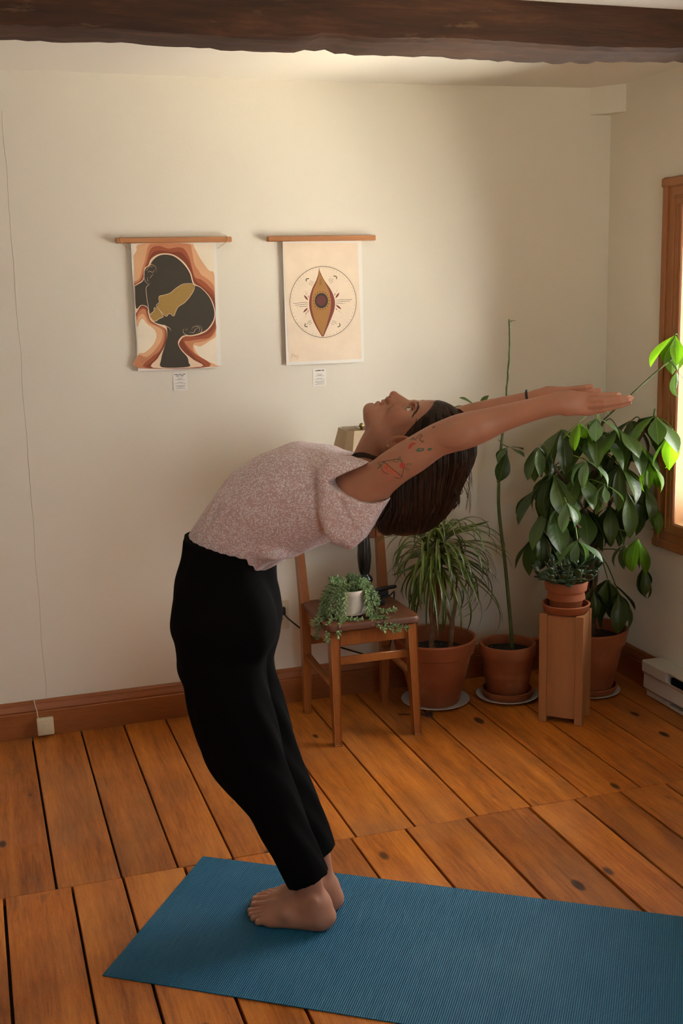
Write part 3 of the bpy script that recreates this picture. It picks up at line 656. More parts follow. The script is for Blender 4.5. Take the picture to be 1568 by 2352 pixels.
def lamp():
    c = Vector((-1.158, -.262, SEAT+.0008)); t = thing('table_lamp', 'black turned lamp with cream cut-corner shade standing on the chair', 'lamp', c)
    b = MB()                                               # square stepped base
    b.box((-.060,-.060,.0006), (.060,.060,.022), .004).box((-.045,-.045,.022), (.045,.045,.036), .006)
    b.build('base', MAT['lampblack'], t, 30, world=False)
    pr = [(.0,.036),(.030,.036),(.032,.044),(.022,.052),(.019,.064),(.027,.076),(.031,.090),(.026,.102),(.018,.108),(.0165,.114),(.020,.120),(.0225,.135),(.0255,.16),(.0262,.18),(.0245,.21),(.021,.25),(.018,.28),(.016,.300),(.022,.308),(.022,.318),(.014,.326),(.011,.36),(.011,.42),(.0,.42)]
    MB().lathe(pr, 28).build('stem', MAT['lampblack'], t, 50, world=False)
    MB().lathe([(0,.42),(.014,.42),(.014,.47),(.006,.475),(0,.475)], 16).build('socket', MAT['brass'], t, 40, world=False)
    MB().tube([(.014,0,.445),(.034,0,.445)], .003, 6).build('switch', MAT['brass'], t, world=False)
    def octo(r, cut): return [(r,-cut),(r,cut),(cut,r),(-cut,r),(-r,cut),(-r,-cut),(-cut,-r),(cut,-r)]
    z0, z1 = .425, .658; sh = MB(); A, B = octo(.128, .095), octo(.072, .052); v = []; f = []
    for r_, z in ((A, z0), (B, z1)):
        v += [(x, y, z) for x, y in r_]
    for r_, z in ((B, z1), (A, z0)):
        v += [(x*.985, y*.985, z) for x, y in r_]
    for i in range(8): j = (i+1) % 8; f += [(i, j, 8+j, 8+i), (8+i, 8+j, 16+j, 16+i), (16+i, 16+j, 24+j, 24+i), (24+i, 24+j, j, i)]
    so = sh.add(v, f).build('lamp_shade', MAT['shade'], t, 10, world=False)
    for r_, z, h in ((A, z0, .010), (B, z1-.010, .010)):   # bound edges
        v = [(x*1.012, y*1.012, z) for x, y in r_] + [(x*1.012*(1-.003), y*1.012*(1-.003), z+h) for x, y in r_]; 
        MB().add(v, [(i,(i+1)%8,8+(i+1)%8,8+i) for i in range(8)]).build('trim', MAT['shade'], so, 10, world=True) if False else None
        mb = MB().add([tuple(c + Vector(p)) for p in v], [(i,(i+1)%8,8+(i+1)%8,8+i) for i in range(8)]); mb.build('trim', MAT['shade'], so, 10)
    hp = MB()
    for s in (1,-1): hp.tube([c+Vector((0,s*.012,.455)), c+Vector((0,s*.05,.52)), c+Vector((0,s*.05,.605)), c+Vector((0,s*.004,.651))], .0016, 5)
    for a in range(4): hp.tube([c+Vector((0,0,.651)), c+Vector((.071*math.cos(a*PI/2),.071*math.sin(a*PI/2),.651))], .0014, 5)
    hp.build('shade_carrier', MAT['brass'], t)
    MB().lathe([(0,.651),(.006,.651),(.006,.657),(.010,.663),(.008,.672),(0,.677)], 12).build('finial', MAT['brass'], t, 50, world=False)
lamp()
MAT['blackwood'] = simple('matt_black_paint', (.008,.008,.010,1), (.014,.013,.016,1), 20, .5)
g = thing('holder', 'small black block with a stubby rod across it on the chair seat', 'holder', (-1.078, -.205, SEAT))
MB().box((-1.092, -.232, SEAT+.0006), (-1.052, -.190, SEAT+.026), .004).build('block', MAT['blackwood'], g)
MB().tube(bez([(-1.108,-.222,SEAT+.033), (-1.06,-.212,SEAT+.034), (-1.012,-.200,SEAT+.034)], 4), [.0075]*8+[.006], 12).build('rod', MAT['blackwood'], g)

# ------------------------------------------------------------------ mat
def mat_mat():
    t = NT('teal_ribbed_foam'); v = t.coord('Object')
    sx = t.node('ShaderNodeSeparateXYZ'); t.l.new(v, sx.inputs[0])
    rib = t.math('SINE', t.math('MULTIPLY', sx.outputs[0], 2*PI/.0052)); rib2 = t.math('SINE', t.math('MULTIPLY', sx.outputs[1], 2*PI/.0075))
    hgt = t.math('ADD', rib, t.math('MULTIPLY', rib2, .25))
    f = t.ramp(t.math('ADD', t.math('MULTIPLY', hgt, .3), .5), [(.2, (.003,.070,.150,1)), (.8, (.010,.135,.250,1))])
    dust = t.ramp(t.noise(t.coord('Object', (1, 2.2, 1)), 2.4, 4), [(.45, (0,0,0,1)), (.75, (1,1,1,1))])
    t.base(t.mix(t.math('MULTIPLY', dust, .20), f, (.06,.19,.25,1))); t.set(Roughness=.62, Specular_IOR_Level=.35); t.bump(hgt, .5, .0012); return t.m
MAT['mat'] = mat_mat()
A0, B0 = at_z(235, 2240, .003), at_z(470, 1967, .003)
MU = Vector((math.cos(math.radians(-34.5)), math.sin(math.radians(-34.5)), 0)); MN = Vector((-MU.y, MU.x, 0))
def yoga_mat():
    L, Wd, h = 1.73, .605, .0048; nx, ny = 90, 30
    v = []; f = []
    for j in range(ny+1):
        for i in range(nx+1):
            x, y = L*i/nx, Wd*j/ny
            z = h + .0022*max(0, math.sin((x-.75)*7))*math.exp(-((x-1.0)/.22)**2)*math.exp(-((y-.40)/.15)**2)
            e = min(x, y, L-x, Wd-y); z -= .0012*max(0, 1-e/.003) if e < .003 else 0
            v.append((x, y, z))
    n = (nx+1)*(ny+1); v += [(p[0], p[1], .0012) for p in v]
    for j in range(ny):
        for i in range(nx): a = j*(nx+1)+i; f.append((a, a+1, a+nx+2, a+nx+1)); f.append((n+a, n+a+nx+1, n+a+nx+2, n+a+1))
    ed = [i for i in range(nx+1)] + [j*(nx+1)+nx for j in range(1, ny+1)] + [ny*(nx+1)+i for i in range(nx-1, -1, -1)] + [j*(nx+1) for j in range(ny-1, 0, -1)]
    for k in range(len(ed)): a, b = ed[k], ed[(k+1) % len(ed)]; f.append((a, n+a, n+b, b))
    me = MB().add(v, f).mesh('yoga_mat', MAT['mat'], 40)
    M = Matrix.Translation((A0.x, A0.y, 0)) @ Matrix.Rotation(math.radians(-34.5), 4, 'Z')
    return tag(put('yoga_mat', me, None, M), 'teal blue ribbed yoga mat unrolled on the plank floor', 'yoga mat')
yoga_mat()

# ------------------------------------------------------------------ pots, plates and stand
def terracotta(name, seed=0.0):
    t = NT(name); v = t.coord('Object', rand=3); f = t.noise(v, 9, 5); c = t.ramp(f, [(.3, (.26,.066,.020,1)), (.7, (.35,.100,.034,1))])
    st = t.ramp(t.noise(v, 4.5, 7, .65), [(.58, (0,0,0,1)), (.75, (1,1,1,1))]); c = t.mix(t.math('MULTIPLY', st, .25), c, (.48,.30,.22,1))
    t.base(c); t.set(Roughness=.72); t.bump(t.noise(v, 80, 3), .12, .002); return t.m
MAT['terra'] = terracotta('terracotta')
MAT['soil'] = None
def soil_mat():
    t = NT('potting_soil'); v = t.coord('Object'); f = t.noise(v, 70, 6, .7); c = t.ramp(f, [(.35, (.006,.004,.003,1)), (.65, (.030,.020,.014,1))])
    vo = t.node('ShaderNodeTexVoronoi'); t.l.new(v, vo.inputs['Vector']); vo.inputs['Scale'].default_value = 90; ps = t.node('ShaderNodeSeparateColor'); t.l.new(vo.outputs['Color'], ps.inputs[0])
    pe = t.math('MULTIPLY', t.math('GREATER_THAN', ps.outputs[0], .93), t.math('LESS_THAN', vo.outputs['Distance'], .3)); c = t.mix(pe, c, (.5,.46,.42,1))
    t.base(c); t.set(Roughness=.95); t.bump(f, .8, .01); return t.m
MAT['soil'] = soil_mat()
MAT['plate'] = simple('white_enamel_plate', (.52,.50,.50,1), (.58,.56,.56,1), 5, .3)
MAT['pot_white'] = None
def glaze():
    t = NT('white_glazed_pot'); v = t.coord('Object'); f = t.ramp(t.noise(v, 26, 3), [(.45, (.62,.55,.48,1)), (.6, (.68,.61,.54,1))])
    m = t.ramp(t.noise(v, 16, 2), [(.60, (0,0,0,1)), (.68, (1,1,1,1))]); t.base(t.mix(t.math('MULTIPLY', m, .35), f, (.30,.27,.26,1))); t.set(Roughness=.25); return t.m
MAT['pot_white'] = glaze()
def pot_profile(rb, rr, h, rim_h, wall=.010):
    ro = rb + (rr-wall*.8-rb)*((h-rim_h)/h)
    return [(0,0),(rb-.004,0),(rb,.004),(ro,h-rim_h-.001),(ro+wall*.75,h-rim_h),(rr-.002,h-.006),(rr-.005,h-.001),(rr-.010,h),(rr-wall-.006,h-.004),(rr-wall-.008,h-.02),(rb*.9+.02,h*.4),(0,h*.4)]
def pot(t, rb, rr, h, rim_h, z0, soil_z, mat=None):
    c = t.matrix_world.translation
    MB().lathe(pot_profile(rb, rr, h, rim_h), 48, (c.x, c.y, z0)).build('pot', mat or MAT['terra'], t, 40)
    rs = rr - .017; r = random.Random(int(c.x*1000)); v = []; f = []; n = 28; rg = 7
    for j in range(rg+1):
        for k in range(n):
            a = 2*PI*k/n; q = rs*j/rg; v.append((c.x + q*math.cos(a), c.y + q*math.sin(a), soil_z + (r.uniform(-.004, .004) if 0 < j < rg else 0) + .006*(1-j/rg)))
    for j in range(rg):
        for k in range(n): f.append((j*n+k, j*n+(k+1)%n, (j+1)*n+(k+1)%n, (j+1)*n+k))
    MB().add(v, f).build('soil', MAT['soil'], t, 60)
def plate(label, c, r):
    me = MB().lathe([(0,.001),(r*.62,.001),(r*.70,.003),(r*.97,.0125),(r,.0145),(r-.001,.0160),(r*.96,.0150),(r*.70,.0062),(r*.62,.005),(0,.005)], 56).mesh('plate', MAT['plate'], 60)
    return tag(put('plate', me, None, Matrix.Translation((c[0], c[1], 0))), label, 'plate', 'white plates under the floor pots')
def saucer(label, c, r, z):
    me = MB().lathe([(0,0),(r*.86,0),(r*.90,.002),(r*.99,.026),(r,.030),(r-.003,.032),(r-.008,.031),(r*.86,.007),(0,.006)], 48).mesh('saucer', MAT['terra'], 50)
    return tag(put('saucer', me, None, Matrix.Translation((c[0], c[1], z))), label, 'saucer', 'terracotta saucers under pots')
PA, PB, PC = (-.862, -.222), (-.577, -.275), (-.250, -.340)
plate('white plate under the widest terracotta pot behind the chair', PA, .134)
plate('white plate under the pot with the single tall stem', PB, .124)
plate('white plate under the bushy tree pot behind the wooden plinth', PC, .122)
saucer('terracotta saucer on a white plate under the tall single-stem plant', PB, .104, .0062)
saucer('terracotta saucer on a white plate behind the wooden plinth', PC, .112, .0062)
MAT['stand'] = wood('pale_fir_plinth', (.30,.120,.045,1), (.40,.175,.068,1), (.47,.22,.09,1), 'Z', .5, stretch=22, rand=4, ring=10)
SA, SB, SC = Vector((-.588,-.549,0)), Vector((-.467,-.658,0)), Vector((-.369,-.564,0))
def stand():
    ang = math.atan2((SB-SA).y, (SB-SA).x); c = SA + (SB-SA)/2 + (SC-SB)/2; W, D, Hh = .163, .140, .4145
    t = thing('wooden_plinth', 'tall square fir plinth of corner posts and boards carrying the jade plant', 'plant stand', c, ang)
    p = .030
    for sx in (-1,1):
        for sy in (-1,1):
            x, y = sx*(W/2-p/2), sy*(D/2-p/2); MB().box((x-p/2, y-p/2, .0008), (x+p/2, y+p/2, Hh), .0015).build('post', MAT['stand'], t, 30, world=False)
    for sy in (-1,1): MB().box((-W/2+p, min(sy*(D/2-.004), sy*(D/2-.020)), .022), (W/2-p, max(sy*(D/2-.004), sy*(D/2-.020)), Hh-.004), .0008).build('board', MAT['stand'], t, 30, world=False)
    for sx in (-1,1): MB().box((min(sx*(W/2-.004), sx*(W/2-.020)), -D/2+p, .022), (max(sx*(W/2-.004), sx*(W/2-.020)), D/2-p, Hh-.004), .0008).build('board', MAT['stand'], t, 30, world=False)
    MB().box((-W/2+.022, -D/2+.022, Hh-.022), (W/2-.022, D/2-.022, Hh-.006), .001).build('top_board', MAT['stand'], t, 30, world=False)
    return c
ST = stand()
saucer('terracotta saucer on top of the wooden plinth under the jade plant', (ST.x, ST.y), .089, .4150)
# dark scissors on the floor
def scissors():
    t = thing('scissors', 'small dark metal scissors on the floor behind the chair leg', 'scissors', (-.985, -.330, 0))
    m = simple('dark_steel', (.05,.05,.06,1), (.10,.10,.11,1), 20, .3, metal=.8)
    A = at_z(975, 1641, .004); Bp = at_z(915, 1640, .004); d = (Bp-A).normalized(); nn = Vector((-d.y, d.x, 0))
    for s in (1,-1):
        MB().beam(A + nn*s*.004 + Vector((0,0,.001*s)), Bp + nn*s*.001 + Vector((0,0,.001*s)), .007, .002, .0, up=(0,0,1), w2=(.001,.002)).build('blade', m, t)
        cc = A - d*.016 + nn*s*.011; MB().tube([cc + (d*math.cos(2*PI*k/16)*.014 + nn*math.sin(2*PI*k/16)*.009) for k in range(17)], .0022, 6).build('finger_loop', m, t)
scissors()
# ------------------------------------------------------------------ foliage
def leaf_mat(name, dark, light, transl, vein=0.0, vein_col=None, edge=None, rough=.35, half=.5):
    t = NT(name); v = t.coord('Object', rand=2.0); v0 = t.coord('Object')
    oi = t.node('ShaderNodeObjectInfo')
    k = t.math('ADD', t.math('MULTIPLY', oi.outputs['Random'], .6), t.math('MULTIPLY', t.noise(v, 9, 3), .4))
    c = t.ramp(k, [(.2, dark), (.8, light)])
    sx = t.node('ShaderNodeSeparateXYZ'); t.l.new(v0, sx.inputs[0]); ay = t.math('ABSOLUTE', sx.outputs[1])
    if vein:
        rib = t.math('SINE', t.math('SUBTRACT', t.math('MULTIPLY', sx.outputs[0], vein), t.math('MULTIPLY', ay, vein*.9)))
        mid = t.math('LESS_THAN', ay, .0011)
        t.bump(t.math('SUBTRACT', t.math('MULTIPLY', rib, .5), mid), .14, .0014)
        c = t.mix(t.math('MULTIPLY', mid, .5), c, vein_col or tuple(min(1, x*2.2) for x in light[:3])+(1,))
    if edge: c = t.mix(t.math('GREATER_THAN', ay, edge[0]), c, edge[1])
    t.base(c); t.set(Roughness=rough, Specular_IOR_Level=.45)
    tr = t.node('ShaderNodeBsdfTranslucent'); cc = t.mix(1.0, c, (1.9, 2.1, .9, 1), 'MULTIPLY'); t.l.new(cc, tr.inputs[0])
    ms = t.node('ShaderNodeMixShader'); ms.inputs[0].default_value = transl
    t.l.new(t.p.outputs[0], ms.inputs[1]); t.l.new(tr.outputs[0], ms.inputs[2]); t.l.new(ms.outputs[0], t.out.inputs['Surface']); return t.m
MAT['leaf_dark'] = leaf_mat('dark_palmate_leaf', (.020,.042,.007,1), (.055,.090,.018,1), .25, 420)
MAT['leaf_pale'] = leaf_mat('pale_palmate_leaf', (.060,.110,.045,1), (.105,.165,.075,1), .25, 420)
MAT['leaf_lime'] = leaf_mat('young_lime_leaf', (.085,.190,.010,1), (.140,.270,.016,1), .50, 420)
MAT['leaf_dracaena'] = leaf_mat('striped_strap_leaf', (.030,.052,.008,1), (.075,.110,.016,1), .18, 0, None, (.0033, (.16,.17,.030,1)))
MAT['leaf_jade'] = leaf_mat('thick_jade_leaf', (.016,.034,.013,1), (.045,.080,.034,1), .04, rough=.3)
MAT['leaf_sedum'] = leaf_mat('trailing_succulent_leaf', (.11,.185,.075,1), (.30,.41,.19,1), .12, rough=.4)
MAT['bark'] = simple('brown_bark', (.060,.026,.012,1), (.13,.060,.030,1), 40, .85, .5)
MAT['cane'] = simple('pale_cane_bark', (.20,.095,.045,1), (.31,.165,.085,1), 50, .8, .4)
MAT['stem_green'] = simple('green_stem', (.045,.065,.012,1), (.085,.105,.025,1), 30, .6, .3)
MAT['stem_lime'] = simple('young_green_stem', (.12,.18,.03,1), (.17,.24,.05,1), 30, .5)
def leaf_me(name, L, W, droop, fold, mat, peak=.55, tip=1.0, ns=9, twist=0.0, thick=0.0, base=.06, wave=0.0):
    # blade along +X from the origin, normal +Z, bending down by droop radians over its length
    cols = [-1, -.55, 0, .55, 1]; v = []; f = []; x = z = 0.0
    for i in range(ns+1):
        s = i/ns; a = -droop*s*s
        if i: x += L/ns*math.cos(a); z += L/ns*math.sin(a)
        p = s**(math.log(.5)/math.log(peak)); w = W/2*max(math.sin(PI*p)**tip, base*(1-s))
        for c in cols:
            y = c*w; dz = fold*abs(y) + wave*math.sin(s*11+c)*abs(c)
            v.append((x - math.sin(a)*dz*1.0, y + twist*s*0, z + math.cos(a)*dz))
    n = len(cols)
    for i in range(ns):
        for k in range(n-1): f.append((i*n+k, (i+1)*n+k, (i+1)*n+k+1, i*n+k+1))
    mb = MB().add(v, f); me = mb.mesh(name, mat, 0, recalc=False)
    me.polygons.foreach_set('use_smooth', [True]*len(me.polygons)); return me
def frame(o, x, up=(0,0,1)):
    # world matrix with +X along x and +Z near up
    x = Vector(x).normalized(); up = Vector(up); y = up.cross(x)
    if y.length < 1e-4: y = Vector((0,1,0)).cross(x)
    y.normalize(); z = x.cross(y); M = Matrix((x, y, z)).transposed().to_4x4(); M.translation = Vector(o); return M
def scaled(M, sx, sy=None, sz=None): return M @ Matrix.Diagonal((sx, sy or sx, sz or sx, 1))
PALM = {k: [leaf_me('leaflet', .15, w, d, fo, MAT['leaf_'+k], pk, 1.0, wave=.0012) for w, d, fo, pk in ((.062,.5,.25,.58), (.056,.95,.3,.55), (.066,.3,.18,.6), (.048,1.2,.4,.52))] for k in ('dark', 'pale', 'lime')}
def inside(p, mx=-.012, my=-.012): return p.x < mx and p.y < my
def palmate(t, hub, anchor, size, n, droop, az, kind, r, span=2*PI, petiole=True, pm='stem_green', sag=.03):
    hub = Vector(hub); anchor = Vector(anchor)
    if petiole:
        mid = (hub+anchor)/2 + Vector((0,0,sag)); MB().tube(bez([anchor, mid, hub], 4), [.0022]*8+[.0016], 5).build('petiole', MAT[pm], t)
    for i in range(n):
        a = az + (i/(n-1)-.5)*span if span < 6 else az + i*2*PI/n
        a += r.uniform(-.15, .15); dr = droop + r.uniform(-.22, .22); L = size*r.uniform(.82, 1.12)
        for _ in range(6):
            d = Vector((math.cos(a)*math.cos(dr), math.sin(a)*math.cos(dr), -math.sin(dr)))
            if inside(hub + d*L): break
            a += PI/7 if r.random() < .5 else -PI/7; dr = min(1.35, dr + .18)
        else: continue
        M = frame(hub + d*.006, d, Vector((0,0,1)) + Vector((math.cos(a), math.sin(a), 0))*.4)
        put('leaflet', r.choice(PALM[kind]), t, scaled(M, L/.15, L/.15*r.uniform(.85,1.1)))
# --- bushy money tree behind the plinth
def bushy():
    r = random.Random(21)
    t = thing('bushy_potted_tree', 'bushy palmate-leaved tree in the terracotta pot behind the plinth by the window', 'potted plant', (PC[0], PC[1], .0128))
    pot(t, .088, .150, .255, .060, .0128, .222)
    base = Vector((PC[0], PC[1], .222))
    top = Vector((PC[0]+.005, PC[1]-.01, .60))
    for k, (dx, dy) in enumerate(((-.012,0), (.010,.008), (.004,-.012))):   # three braided trunks
        pts = [base + Vector((dx, dy, -.02))] + [Vector((PC[0] + .016*math.cos(k*2.1+j*1.1), PC[1] + .016*math.sin(k*2.1+j*1.1), .25+j*.07)) for j in range(6)] 
        MB().tube(bez(pts, 4), [.013]*10+[.011]*15, 8).build('trunk', MAT['bark'], t)
    H3 = lambda px, py, y: at_y(px, py, y)
    # branches: from the trunk top out to the leaf clusters
    br = [[top - Vector((0,0,.02)), H3(1352,1190,-.38), H3(1300,1110,-.40), H3(1262,1060,-.42)],
          [top, H3(1372,1160,-.36), H3(1365,1030,-.34), H3(1350,975,-.33)],
          [top, H3(1395,1170,-.36), H3(1425,1110,-.36), H3(1462,1020,-.40), H3(1500,960,-.45)],
          [top, H3(1330,1210,-.42), H3(1290,1170,-.47)],
          [H3(1385,965,-.40), H3(1440,915,-.46), H3(1500,860,-.50), H3(1560,810,-.54)],
          [top, H3(1365,1080,-.36), H3(1372,1010,-.38), H3(1385,965,-.40)]]
    for b in br: MB().tube(bez(b, 5), .0055 if b is not br[4] else .0034, 7).build('branch', MAT['bark' if b is not br[4] else 'stem_green'], t)
    hubs = [  # px, py, depth y, size, leaflets, droop, kind
        (1347,1058,-.52,.118,5,.55,'pale'), (1388,1112,-.54,.095,4,.75,'pale'), (1300,1153,-.55,.115,5,.70,'pale'), (1326,1240,-.58,.118,5,.60,'pale'),
        (1490,1062,-.50,.120,5,.95,'lime'), (1465,1236,-.52,.140,4,1.05,'lime'), (1550,768,-.54,.150,5,.80,'lime'), (1555,850,-.60,.100,3,1.0,'pale'),
        (1505,955,-.52,.160,5,.45,'dark'), (1545,985,-.56,.170,4,.9,'lime'), (1450,1012,-.44,.150,6,.55,'dark'), (1365,985,-.42,.165,6,.50,'dark'), (1290,985,-.40,.170,6,.75,'dark'),
        (1235,1025,-.42,.120,5,.9,'dark'), (1270,1088,-.44,.165,6,.75,'dark'), (1262,1160,-.42,.165,5,1.0,'dark'), (1240,1215,-.40,.160,5,1.05,'dark'), (1330,1085,-.44,.160,6,.8,'dark'),
        (1420,1065,-.46,.165,6,.8,'dark'), (1440,1130,-.44,.160,5,1.0,'dark'), (1400,1160,-.40,.150,5,.9,'dark'), (1310,1060,-.32,.160,6,.6,'dark'), (1390,1040,-.30,.150,6,.7,'dark'),
        (1407,1190,-.42,.110,4,1.0,'dark'), (1435,1250,-.46,.100,5,.9,'pale'), (1478,1300,-.44,.105,4,1.1,'dark'), (1395,1330,-.36,.140,5,.9,'dark'), (1420,1362,-.42,.130,4,1.0,'dark'),
        (1362,1352,-.38,.110,4,.9,'dark'), (1450,965,-.36,.140,5,.5,'dark'), (1250,1110,-.34,.150,5,.9,'dark'), (1480,1110,-.42,.130,5,1.05,'dark'), (1512,1160,-.44,.120,4,1.1,'lime'),
        (1340,1165,-.36,.150,6,.9,'dark'), (1300,1215,-.38,.150,5,1.05,'dark'), (1370,960,-.48,.120,4,.6,'pale'), (1420,985,-.50,.130,4,.5,'dark'), (1330,970,-.46,.120,4,.8,'lime')]
    for px, py, y, size, n, dr, kind in hubs:
        hub = H3(px, py, y); hub.x = min(hub.x, -.03)
        best = min((p for b in br for p in bez(b, 4)), key=lambda p: (p-hub).length + .6*max(0, p.z-hub.z))
        az = math.atan2(hub.y-PC[1], hub.x-PC[0])
        palmate(t, hub, best, size*(1.12 if kind == 'dark' else .95), n + (1 if kind == 'dark' else 0), dr, az, kind, r, pm='stem_lime' if kind != 'dark' else 'stem_green')
bushy()
# --- single tall stem
def tall():
    r = random.Random(4)
    t = thing('tall_potted_stem', 'tall thin single-stemmed plant with few leaves in a terracotta pot', 'potted plant', (PB[0], PB[1], .0128))
    pot(t, .080, .114, .212, .048, .0128, .190)
    P = [at_y(px, py, -.275) for px, py in ((1176,1486),(1172,1430),(1160,1300),(1146,1180),(1145,1110),(1150,1030),(1160,950),(1165,880),(1170,800),(1169,733))]
    P[0].z = .185; pts = bez(P, 6); n = len(pts)
    MB().tube([p + Vector((r.uniform(-.0012,.0012), r.uniform(-.0012,.0012), 0)) if i > n*.6 else p for i, p in enumerate(pts)], [.0085-.0052*(i/(n-1)) + (.0006*(i % 2) if i > n*.6 else 0) for i in range(n)], 8).build('stem', MAT['stem_green'], t)
    tipm = leaf_me('leaf', .035, .010, 1.6, .3, MAT['leaf_dark'])
    put('leaf', tipm, t, frame(pts[-2], (.6,.1,.7)))
    hub = at_y(1168, 1027, -.30); palmate(t, hub, at_y(1151,1020,-.275), .09, 4, .3, -1.2, 'dark', r, sag=.0)
    put('leaflet', PALM['dark'][2], t, scaled(frame(at_y(1164,1034,-.31), at_y(1148,1105,-.32)-at_y(1164,1034,-.31), (0,-1,.3)), .85, .95))
    hub = at_y(1097, 938, -.26); an = at_y(1156, 985, -.275)
    MB().tube(bez([an, (hub+an)/2+Vector((0,0,.012)), hub], 4), .002, 5).build('petiole', MAT['stem_green'], t)
    for tx, ty, yy, s in ((1058,908,-.28,.36), (1120,906,-.28,.36), (1037,934,-.30,.48), (1110,960,-.22,.45), (1080,965,-.32,.5)):
        d = at_y(tx, ty, yy)-hub; put('leaflet', PALM['dark'][2], t, scaled(frame(hub, d, (0,-.5,1)), d.length/.15, .42))
    for px, py, s in ((1145,1110,-1), (1150,1015,-1), (1158,968,1)):
        a = at_y(px, py, -.275); MB().tube([a, a+Vector((s*.012, -.004, .010))], [.002,.0012], 5).build('leaf_stub', MAT['stem_green'], t)
tall()
# --- dracaena
def dracaena():
    r = random.Random(9)
    t = thing('dracaena', 'spiky strap-leaved dracaena in the widest terracotta pot behind the chair', 'potted plant', (PA[0], PA[1], .0052))
    pot(t, .094, .165, .262, .062, .0062, .205)
    yy = PA[1] - .01
    G = lambda px, py, dy=0.0: at_y(px, py, yy+dy)
    b0 = G(989, 1484); b0.z = .20
    canes = [[b0, G(992,1440), G(988,1405), G(990,1360), G(984,1320), G(979,1290), G(977,1270)],
             [G(993,1442), G(1000,1400,.01), G(1004,1360,.012), G(1003,1320,.012), G(1000,1285,.012), G(1000,1262,.012)],
             [G(993,1442), G(1004,1410,-.012), G(1009,1370,-.012), G(1012,1320,-.012), G(1011,1280,-.012), G(1014,1255,-.012)]]
    for k, c in enumerate(canes): MB().tube(bez(c, 5), [.0105 if (k == 0 and i < 6) else .0072 for i in range((len(c)-1)*5+1)], 8).build('cane', MAT['cane'], t)
    s0 = G(1033, 1484); s0.z = .20
    MB().tube(bez([s0, G(1038,1432), G(1044,1395), G(1047,1350)], 5), [.0105]*6+[.0085]*6+[.007,.006,.005,.003], 8).build('cane', MAT['cane'], t)
    MB().tube(bez([G(1037,1432), G(1030,1412), G(1022,1392)], 4), [.006]*5+[.005,.0045,.004,.003], 7).build('cane', MAT['cane'], t)
    LM = [leaf_me('leaf', .30, w, d, .35, MAT['leaf_dracaena'], .30, .55, 14, base=.5) for w, d in ((.0130,1.7), (.0120,2.2), (.0125,2.6), (.0130,1.2), (.011,.5))]
    for c in canes:
        head = [Vector(p) for p in bez(c, 5)][-7:]; top = head[-1]
        for i in range(46):
            q = i/45; p = head[int(q*6)] + Vector((0,0,.0)) if q < .9 else top
            p = p + Vector((0,0, q*.035)); a = i*2.399 + r.uniform(-.3,.3); el = -.45 + 1.35*q + r.uniform(-.15,.15)
            d = Vector((math.cos(a)*math.cos(el), math.sin(a)*math.cos(el), math.sin(el)))
            L = r.uniform(.27, .40)*(.8 + .25*(1-q))
            me = r.choice(LM[:4] if el < .9 else LM[1:5])
            if (p + d*L*.9).y > -.06: d.y = -abs(d.y)*.6; d.normalize()
            if d.x < -.05: L = min(L, max(.13, (p.x+1.075)/-d.x))
            put('leaf', me, t, scaled(frame(p, d), L/.30, 1.0, L/.30))
    for (x0,y0,x1,y1,L,mi) in ((1000,1262,958,1385,.23,3), (1012,1300,1035,1388,.16,4), (1010,1255,1130,1318,.20,4), (1015,1230,1128,1195,.20,4), (985,1290,910,1318,.15,4)):
        a, b = G(x0,y0,-.03), G(x1,y1,-.06); put('leaf', LM[mi if mi == 4 else 4], t, scaled(frame(a, b-a, (.2,-1,.4)), (b-a).length/.29, 1.1, .8))
dracaena()
# --- jade plant on the plinth
def jade():
    r = random.Random(12)
    t = thing('jade_plant', 'round-leaved jade plant in a small terracotta pot on the wooden plinth', 'potted plant', (ST.x, ST.y, .4215))
    pot(t, .056, .081, .110, .034, .4215, .512)
    mes = []
    for L, W in ((.044,.030), (.038,.028), (.048,.031)):
        n, m = 12, 8; v = []; f = []
        for i in range(n+1):
            s = i/n; e = math.sqrt(max(0.0, 1-(2*s-1)**2)); w = W/2*max(e*(.55+.45*s**.6), .03); th = max(.0042*e**.8, .0006)
            for k in range(m): a = 2*PI*k/m; v.append((L*s, w*math.cos(a), th*math.sin(a) + .30*abs(w*math.cos(a))*.5 + .10*L*s*s))
        for i in range(n):
            for k in range(m): f.append((i*m+k, (i+1)*m+k, (i+1)*m+(k+1)%m, i*m+(k+1)%m))
        f += [tuple(range(m)), tuple(n*m+k for k in range(m-1,-1,-1))]
        mes.append(MB().add(v, f).mesh('leaf', MAT['leaf_jade'], 170))
    c = Vector((ST.x, ST.y, .512))
    for s in range(17):
        a = s*2.4; rr = .02 + .080*math.sqrt(s/17); hgt = r.uniform(.035, .090)*(1.2-.6*s/17)
        tip = c + Vector((math.cos(a)*rr*1.25, math.sin(a)*rr*1.25, hgt))
        st = bez([c + Vector((math.cos(a)*rr*.3, math.sin(a)*rr*.3, -.008)), c + Vector((math.cos(a)*rr*.8, math.sin(a)*rr*.8, hgt*.5)), tip], 4)
        MB().tube(st, .0042, 6).build('stem', MAT['stem_green'], t)
        for j, q in enumerate((8, 8, 7, 5, 4)):
            p = st[q]; b = a + (j*2.2 if j > 1 else (j-.5)*1.6) + r.uniform(-.3,.3); el = (.75 if j < 2 else .10) + r.uniform(-.3,.3)
            d = Vector((math.cos(b)*math.cos(el), math.sin(b)*math.cos(el), math.sin(el))); put('leaf', r.choice(mes), t, scaled(frame(p, d), r.uniform(.8, 1.1)))
jade()
